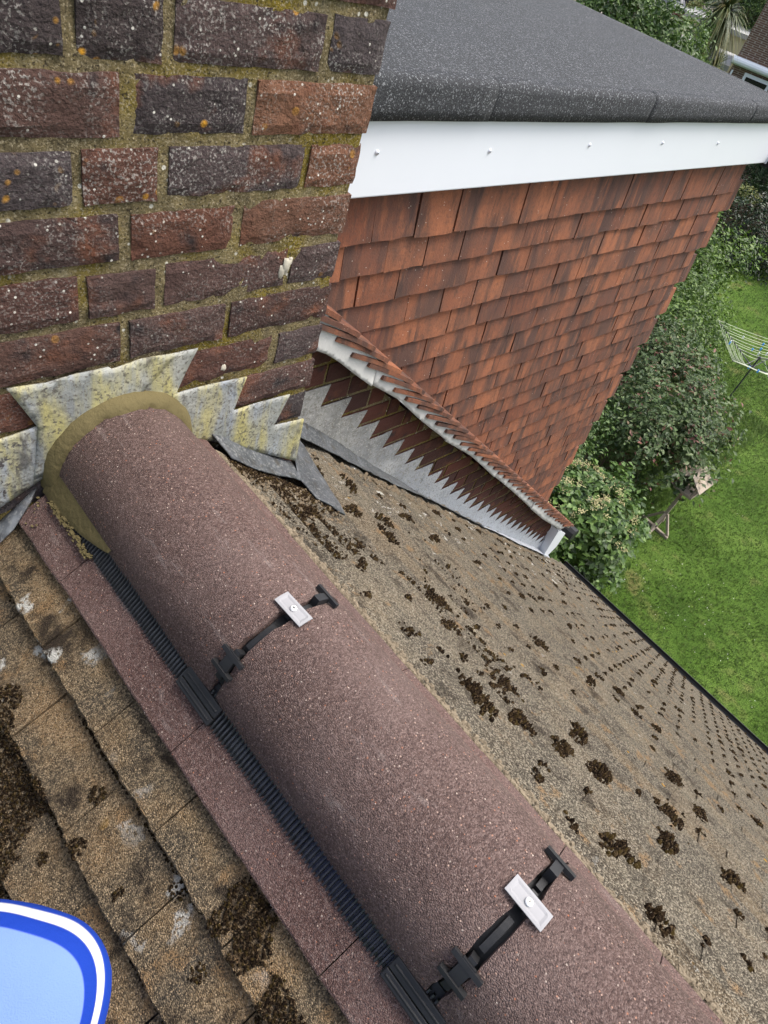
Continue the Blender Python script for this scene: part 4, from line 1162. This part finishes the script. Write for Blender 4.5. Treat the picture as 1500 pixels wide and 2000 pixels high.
# ------------------------------------------------------------------ palm-like cabbage tree
cab = empty('cabbage_palm', gp(34.6, 15.6), 'palm-like plant with drooping sword leaves at the top right', 'palm')
b = B(); LB = B()
heads = [((34.6, 15.75, 7.3), 1.55, 620), ((34.45, 15.95, 5.9), 1.0, 330), ((34.85, 15.1, 5.5), 1.05, 320)]
for (c, R_, n) in heads:
    c = gp(*c); b.tube([gp(34.6, 15.6, 0), gp(34.6, 15.62, 3), c], [.16, .12, .07], 8)
    for i in range(n):
        a = random.uniform(0, 6.28); el = random.uniform(-1.35, 1.25)
        d = np.array([math.cos(a) * math.cos(el), math.sin(a) * math.cos(el), math.sin(el)]); L_ = R_ * random.uniform(.7, 1.1)
        sdv = np.array([-math.sin(a), math.cos(a), 0]); P = []
        for k in range(5):
            t = k / 4; p = c + d * L_ * t + np.array([0, 0, -1]) * L_ * .8 * t * t * math.cos(el); w = .045 * (1 - t * .9)
            P += [p - sdv * w, p + sdv * w]
        LB.add(P, [(2 * k, 2 * k + 1, 2 * k + 3, 2 * k + 2) for k in range(4)])
b.obj('trunk', BARK, cab)
LF_PALM = m_leaf('sword_leaf', [(.03, .05, .015), (.06, .085, .022), (.1, .12, .035), (.24, .19, .06)], .5, .1)
LB.obj('crown', LF_PALM, cab)

# ------------------------------------------------------------------ fence at the end of the garden
WOODD = m_plain('old_fence_wood', (.085, .065, .05), .95, .1, var=.5, sc_=25)
fen = empty('broken_fence', gp(33.6, 11.6), 'leaning old timber fence by the dark hedge', 'fence')
F0 = np.array([31.2, 12.2]); F1 = np.array([37.2, 9.6]); nfp = 34
for i in range(nfp):
    t = (i + .5) / nfp; p = F0 + (F1 - F0) * t; d = (F1 - F0) / np.linalg.norm(F1 - F0)
    lean = .18; h_ = 1.7 + random.uniform(-.06, .06)
    bb = B(); bb.obox(gp(p[0] - lean * .3, p[1] - lean * .3, h_ / 2), (d[0] * .075, d[1] * .075, 0), (-d[1] * .01, d[0] * .01, 0), (-lean * .3, -lean * .6, h_ / 2))
    bb.obj('board', WOODD, fen)
for z in (.5, 1.62):
    bb = B(); bb.obox(np.r_[(F0 + F1) / 2 - [.1, .12], GZ + z], ((F1 - F0)[0] / 2, (F1 - F0)[1] / 2, 0), (.03, .03, 0), (0, 0, .045)); bb.obj('rail', WOODD, fen)

# ------------------------------------------------------------------ bird table
WOODG = m_plain('weathered_wood', (.29, .245, .195), .9, .2, var=.35, sc_=18, bump=.4)
bt = empty('bird_table', gp(13.37, 1.85), 'wooden bird table with pitched roof half hidden by the pink-tipped shrub', 'bird table')
bx, by = 13.42, 1.92
b = B(); b.box(gp(bx - .035, by - .035, .04), gp(bx + .035, by + .035, 1.25)); b.obj('post', WOODG, bt)
for (dx, dy) in ((1, 0), (0, 1)):
    b = B(); b.obox(gp(bx, by, .035), (.36 * dx + .03 * dy, .36 * dy + .03 * dx, 0), (-.03 * dy, .03 * dx, 0) if dy else (0, .03, 0), (0, 0, .03)); b.obj('foot', WOODG, bt)
for (dx, dy) in ((1, 0), (-1, 0), (0, 1), (0, -1)):
    b = B(); p0 = gp(bx + .32 * dx, by + .32 * dy, .07); p1 = gp(bx + .04 * dx, by + .04 * dy, .5); dd = (p1 - p0) / 2
    b.obox((p0 + p1) / 2, dd, (.025 * abs(dy), .025 * abs(dx), 0), np.array([dx * .02, dy * .02, .012])); b.obj('brace', WOODG, bt)
b = B(); b.box(gp(bx - .24, by - .24, 1.25), gp(bx + .24, by + .24, 1.275)); tr = b.obj('tray', WOODG, bt)
for (x0, y0, x1, y1) in ((-.25, -.25, .25, -.235), (-.25, .235, .25, .25), (-.25, -.235, -.235, .235), (.235, -.235, .25, .235)):
    b = B(); b.box(gp(bx + x0, by + y0, 1.262), gp(bx + x1, by + y1, 1.31)); b.obj('rim', WOODG, tr)
for sx in (-1, 1):
    for sy in (-1, 1):
        b = B(); b.box(gp(bx + sx * .2 - .015, by + sy * .2 - .015, 1.27), gp(bx + sx * .2 + .015, by + sy * .2 + .015, 1.55)); b.obj('corner_post', WOODG, bt)
for s_ in (-1, 1):
    for q in range(4):
        t0, t1 = q / 4, (q + 1) / 4
        y0, y1 = by + s_ * .32 * t0, by + s_ * .32 * t1 + s_ * .012; z0, z1 = 1.75 - .24 * t0 + .006, 1.75 - .24 * t1 + .006
        b = B(); b.add([gp(bx - .33, y0, z0), gp(bx + .33, y0, z0), gp(bx + .33, y1, z1), gp(bx - .33, y1, z1), gp(bx - .33, y0, z0 + .014), gp(bx + .33, y0, z0 + .014), gp(bx + .33, y1, z1 + .02), gp(bx - .33, y1, z1 + .02)],
                       [(0, 3, 2, 1), (4, 5, 6, 7), (0, 1, 5, 4), (1, 2, 6, 5), (2, 3, 7, 6), (3, 0, 4, 7)]); b.obj('roof_board', WOODG, bt)

# ------------------------------------------------------------------ rotary dryer
DRYM = m_plain('dryer_metal', (.06, .062, .065), .4, .5, .3)
CORD = m_plain('dryer_cord', (.62, .66, .5), .7, .3, var=.1)
PEGB = m_plain('blue_peg', (.05, .3, .75), .4, .5, var=.1)
MX, MY = 21.08, 3.70
dr = empty('rotary_dryer', gp(MX, MY), 'rotary clothes dryer with pale lines standing on the lawn', 'clothes dryer')
b = B(); b.tube([gp(MX, MY, -.05), gp(MX, MY, 1.5)], .024, 8); b.obj('mast', DRYM, dr)
b = B(); b.tube([gp(MX, MY, 1.08), gp(MX, MY, 1.18)], .05, 8); b.tube([gp(MX, MY, 1.42), gp(MX, MY, 1.50)], .045, 8); b.obj('hub', DRYM, dr)
A1 = np.array([21.33, 5.33]); B1 = np.array([19.44, 3.93]); ct = np.array([MX, MY])
tips = [A1, B1, 2 * ct - A1, 2 * ct - B1]
for t in tips:
    b = B(); b.tube([gp(MX, MY, 1.13), gp(t[0], t[1], 1.62)], .016, 6); b.tube([gp(MX, MY, 1.46), gp(*(ct + (t - ct) * .4), 1.32)], .01, 5); b.obj('arm', DRYM, dr)
pegs = []
for q in range(9):
    f = 1.0 - q * .085
    P = [gp(*(ct + (t - ct) * f), 1.13 + .49 * f + .012) for t in tips]; b = B()
    for k in range(4):
        a, c = P[k], P[(k + 1) % 4]; pts = []
        for s_ in np.linspace(0, 1, 7):
            p = a + (c - a) * s_; p[2] -= .03 * math.sin(math.pi * s_) * (1 + (q % 3) * .4); pts.append(p)
            if (q, k, round(s_ * 6)) in ((2, 3, 2), (2, 3, 4), (4, 0, 1), (5, 3, 1), (6, 3, 2), (0, 1, 2), (7, 1, 1), (3, 0, 2), (5, 3, 3), (4, 3, 2), (1, 1, 3)): pegs.append((p.copy(), q))
        b.tube(pts, .0055, 4, False)
    b.obj('line', CORD, dr)
WPEG = m_plain('white_peg', (.7, .72, .7), .5, .4, var=.1)
for i, (p, q) in enumerate(pegs):
    b = B(); b.obox(p - np.array([0, 0, .02]), (.013, .003, 0), (-.006, .022, 0), (0, 0, .042)); blue = i % 2 == 0
    o = b.obj('clothes_peg', PEGB if blue else WPEG)
    tag(o, 'small blue clothes peg on the rotary dryer line' if blue else 'small white clothes peg on the rotary dryer line', 'peg', 'blue pegs on the dryer' if blue else 'white pegs on the dryer')

# ------------------------------------------------------------------ things beyond the gardens
def m_farbrick(name, col):
    M = Mat(name, .9, .2)
    t = M.n('TexBrick', 0, Vector=M.n('Mapping', Vector=M.n('TexCoord', 'Object'), Rotation=(math.radians(90), 0, 0)), Color1=col, Color2=tuple(x * .6 for x in col), Mortar=(.25, .22, .19), Scale=1.0, Mortar_Size=.012, Brick_Width=.23, Row_Height=.085)
    return M.done(t)
FB = m_farbrick('far_brick', (.15, .085, .062))
GLASSD = m_plain('dark_glass', (.012, .014, .016), .08, .6)
FLATR = m_plain('pale_flat_roof', (.3, .3, .29), .7, .3, var=.15, sc_=2)
e0 = np.array([41.6, 17.2]); er = np.array([.383, -.924]); ef = np.array([.924, .383])   # left corner, right along the front, away
def hp(r, f, z): return np.r_[e0 + er * r + ef * f, GZ + z]
fh = empty('far_house', hp(3, 2, 0), 'distant brown brick house with white band and dark windows at the top right', 'house')
def hbox(r0, r1, f0, f1, z0, z1):
    b = B(); V = [hp(r, f, z) for z in (z0, z1) for (r, f) in ((r0, f0), (r1, f0), (r1, f1), (r0, f1))]
    return b.add(V, [(0, 3, 2, 1), (4, 5, 6, 7), (0, 1, 5, 4), (1, 2, 6, 5), (2, 3, 7, 6), (3, 0, 4, 7)])
w = hbox(0, 8, 0, 7, 0, 9.5).obj('wall', FB, fh)
rm = B(); V = [hp(-.3, -.4, 9.5), hp(8.3, -.4, 9.5), hp(8.3, 7.4, 9.5), hp(-.3, 7.4, 9.5), hp(-.3, 3.5, 12), hp(8.3, 3.5, 12)]
rm.add(V, [(0, 1, 5, 4), (2, 3, 4, 5), (0, 4, 3), (1, 2, 5), (0, 3, 2, 1)]).obj('roof', m_plain('far_roof', (.1, .06, .045), .9, .2, var=.3, sc_=3), fh)
bb = B(); bb.tube([hp(-.15, -.2, 5.42), hp(8.2, -.2, 5.42)], .18, 12); bb.obj('white_band', UPVC, fh)
bb = B(); bb.tube([hp(.12, -.12, 0), hp(.12, -.12, 5.0)], .05, 6); bb.obj('downpipe', UPVC, fh)
for k in range(4):
    r0 = .75 + k * 1.5
    wd = hbox(r0, r0 + 1.4, -.06, .02, 3.2, 5.1).obj('window', UPVC, fh)
    hbox(r0 + .14, r0 + 1.26, -.09, -.05, 3.34, 4.95).obj('pane', GLASSD, wd)
wd = hbox(2.2, 3.6, -.06, .02, 6.6, 7.9).obj('window', UPVC, fh); hbox(2.3, 3.5, -.09, -.05, 6.7, 7.8).obj('pane', GLASSD, wd)
# flat roofed outbuildings between palm and house
gar = empty('flat_roofed_garage', hp(-3, 4, 0), 'pale flat-roofed outbuilding left of the distant brick house', 'garage')
hbox(-3.2, -.2, 1.5, 8, 0, 4.7).obj('wall', FB, gar); hbox(-3.4, -.1, 1.3, 8.2, 4.7, 4.95).obj('roof', FLATR, gar)
gar = empty('flat_roofed_garage', hp(-3, 14, 0), 'second pale flat roof just behind the first outbuilding', 'garage')
hbox(-4.0, 1.2, 12, 18, 0, 5.5).obj('wall', m_plain('cream_wall', (.5, .46, .3), .9, .2), gar); hbox(-4.2, 1.4, 11.8, 18.2, 5.5, 5.75).obj('roof', FLATR, gar)
RED = m_farbrick('red_brick', (.25, .075, .055))
ydir = np.array([.886, .463]); yrt = np.array([.463, -.886])
def yp(sd_, r, z): return np.r_[ydir * sd_ + yrt * r, GZ + z]
def yz(sd_): return 4.55 + (sd_ - 50) * .018
PAV = m_plain('pale_paving', (.2, .18, .155), .9, .2, var=.35, sc_=1.2)
b = B(); q = [(50, -9), (50, 3.2), (100, 7), (100, -18)]
b.add([yp(a_, r_, yz(a_)) for a_, r_ in q] + [yp(a_, r_, -.1) for a_, r_ in q], [(0, 1, 2, 3), (0, 4, 5, 1), (1, 5, 6, 2), (2, 6, 7, 3), (3, 7, 4, 0)])
tag(b.obj('raised_yard', PAV), 'pale paved yard on higher ground in the distance', kind='structure')
def ybox(s0, s1, r0, r1, z0, z1):
    b = B(); V = [yp(a_, r_, z) for z in (z0, z1) for (a_, r_) in ((s0, r0), (s0, r1), (s1, r1), (s1, r0))]
    return b.add(V, [(0, 3, 2, 1), (4, 5, 6, 7), (0, 1, 5, 4), (1, 2, 6, 5), (2, 3, 7, 6), (3, 0, 4, 7)])
gw = empty('low_brick_wall', yp(60, .9, yz(60)), 'low red brick garden wall with pale coping near the top edge', 'wall')
ybox(60, 61.5, .2, 1.9, yz(60) - .05, yz(60) + .75).obj('brickwork', RED, gw); ybox(59.85, 61.7, .1, 2.0, yz(60) + .75, yz(60) + .9).obj('coping', FLATR, gw)
GREYP = m_plain('grey_cover', (.16, .165, .18), .5, .4, var=.3, sc_=4)
o = empty('covered_barrel', yp(64, -.6, yz(64)), 'grey covered barrel lying beside the low red wall', 'barrel')
b = B(); b.tube([yp(62.6, .5, yz(63) + .6), yp(62.9, .35, yz(63) + .6), yp(65.5, -1.0, yz(65) + .6), yp(65.8, -1.15, yz(65) + .6)], [.3, .55, .55, .3], 14); b.obj('cover', GREYP, o)
ybox(63.3, 65.0, -.7, .1, yz(64) - .05, yz(64) + .2).obj('base', WOODD, o)
SHEDM = m_plain('dark_shed', (.012, .012, .015), .5, .4, var=.3, sc_=3)
o = empty('dark_shed', yp(74, -1, yz(74)), 'low dark shed cut by the top edge of the picture', 'shed')
ybox(74, 77, -3.2, 1.4, yz(74) - .1, yz(74) + 1.7).obj('wall', SHEDM, o); ybox(73.7, 77.3, -3.5, 1.7, yz(74) + 1.7, yz(74) + 1.9).obj('roof', GREYP, o)
plant('far_bush', 'greyish green bush by the covered barrel', 'bush', yp(57, -1.9, yz(57)), blobset(yp(57, -1.9, yz(57) + .6), .9, 5, 97), 2200, .14, LF_LIGHT, 98, stems=5, sr=.03)
plant('far_bush', 'cream flowering bush beside the low red wall', 'bush', yp(66, 1.6, yz(66)), blobset(yp(66, 1.6, yz(66) + .6), .8, 5, 197), 1500, .12, YEL, 198, stems=5, sr=.03)
# backdrop of far trees so that gaps between them stay green
for i in range(9):
    a = math.radians(8 + i * 5.5); R_ = 86 + (i % 3) * 9
    labs = ['first', 'second', 'third', 'fourth', 'fifth', 'sixth', 'seventh', 'eighth', 'ninth']
    c = (R_ * math.cos(a), R_ * math.sin(a))
    plant('far_tree', labs[i] + ' tree from the right in the distant tree line', 'tree', gp(*c), blobset(gp(c[0], c[1], 5.5), 5.0, 8, 300 + i), 2600, .6, LF_TREE, 310 + i, stems=6, sr=.3, trunk=True, group='distant tree line')

# ------------------------------------------------------------------ the photographer's legs
EV = np.array([0.0097, -0.2115, 0.9773]); EV /= np.linalg.norm(EV)          # from the knee up to the lens
ER = CR[0] - EV * CR[0].dot(EV); ER /= np.linalg.norm(ER); ED = np.cross(ER, EV)
if ED.dot(CR[1]) < 0: ED = -ED
TB = -.17 * ER + .985 * ED; TB /= np.linalg.norm(TB)                         # from the kneecap back along the thigh
UU = np.cross(TB, EV); UU = UU if UU.dot(ER) > 0 else -UU
TIP = np.array([.0232, .1659, -.5598]); HW = .074; B0 = .095
def m_cloth():
    M = Mat('sports_cloth', .85, .15)
    c0 = TIP + TB * B0 + [0, 0, H]
    p = M.n('VectorMath', 0, {'operation': 'SUBTRACT'}, i0=M.pos(), i1=tuple(c0))
    a = M.math('ABSOLUTE', M.n('VectorMath', 'Value', {'operation': 'DOT_PRODUCT'}, i0=p, i1=tuple(UU)))
    b_ = M.math('MAXIMUM', M.n('VectorMath', 'Value', {'operation': 'DOT_PRODUCT'}, i0=p, i1=tuple(-TB)), 0.0)
    wob = M.math('MULTIPLY', M.math('SUBTRACT', M.noise(13, det=1), .5), .05)
    r = M.math('POWER', M.math('ADD', M.math('POWER', M.math('DIVIDE', a, HW), 3.2), M.math('POWER', M.math('DIVIDE', b_, B0), 3.2)), 1 / 3.2)
    r = M.math('ADD', r, wob)
    c = M.ramp(M.math('MULTIPLY', r, .8), [(0, (.125, .2, .6)), (.615, (.125, .2, .6)), (.622, (.006, .032, .26)), (.695, (.006, .032, .26)), (.701, (.55, .55, .55)), (.745, (.55, .55, .55)), (.751, (.008, .04, .3)), (1, (.007, .035, .28))])
    return M.done(c, M.math('ADD', M.math('MULTIPLY', M.noise(900, det=1), .15), M.noise(22, det=2)), .35, .006)
def limb(b, c, t, u, v, L_, w0, w1, h0, h1, tip=.07, n=28, m=24, ex=2.7):
    rings = []
    for i in range(m + 1):
        q = (i / m) ** 1.5; s_ = L_ * q; k = min(1, s_ / tip); rd = (1 - (1 - k) ** 2.6) ** (1 / 2.6) if k > 0 else .02
        w = (w0 + (w1 - w0) * q) * rd; h = (h0 + (h1 - h0) * q) * rd
        for j in range(n):
            an = 2 * math.pi * j / n; cs, sn = math.cos(an), math.sin(an)
            rings.append(c + t * s_ + u * w * math.copysign(abs(cs) ** (2 / ex), cs) + v * (h * math.copysign(abs(sn) ** (2 / ex), sn) - h0))
    F = [(i * n + j, i * n + (j + 1) % n, (i + 1) * n + (j + 1) % n, (i + 1) * n + j) for i in range(m) for j in range(n)]
    F += [tuple(range(n - 1, -1, -1)), tuple(m * n + j for j in range(n))]
    b.add(rings, F)
def person():
    b = B(); Vv = EV
    TB2 = TB - Vv * .28; TB2 /= np.linalg.norm(TB2)
    limb(b, TIP, TB2, UU, Vv, .46, HW, .095, .062, .085)
    kc = TIP + TB * .06 - Vv * .06
    foot = np.array([-.04, .10, -1.135]); b.tube([kc, kc * .55 + foot * .45 + [0, .0, 0], foot], [.06, .058, .042], 16)
    b.tube([foot + [0, -.04, .01], foot + [0, .04, .0], foot + [0, .13, -.005], foot + [0, .17, -.01]], [.04, .046, .042, .02], 14)
    hip = TIP + TB2 * .46 - Vv * .085
    b.tube([hip + UU * .1, hip - UU * .12, hip - UU * .3], [.1, .14, .1], 16)
    k2 = kc - UU * .36 + np.array([0, -.06, -.12]); b.tube([hip - UU * .24, (hip - UU * .24 + k2) / 2, k2], [.1, .09, .068], 16)
    f2 = np.array([k2[0] - .02, k2[1] - .06, -1.122 + .79 * (k2[0] - .02) + .04]); b.tube([k2, (k2 + f2) / 2, f2], [.066, .058, .042], 16); b.tube([f2, f2 + [0, .1, -.005], f2 + [0, .16, -.01]], [.044, .042, .02], 14)
    o = b.obj('person', m_cloth(), None, True)
    md = o.modifiers.new('fuse', 'REMESH'); md.mode = 'VOXEL'; md.voxel_size = .006; md.use_smooth_shade = True
    md = o.modifiers.new('soft', 'SMOOTH'); md.factor = .5; md.iterations = 5
    tag(o, 'bent knee in royal blue and light blue sportswear with a white stripe', 'person')
person()
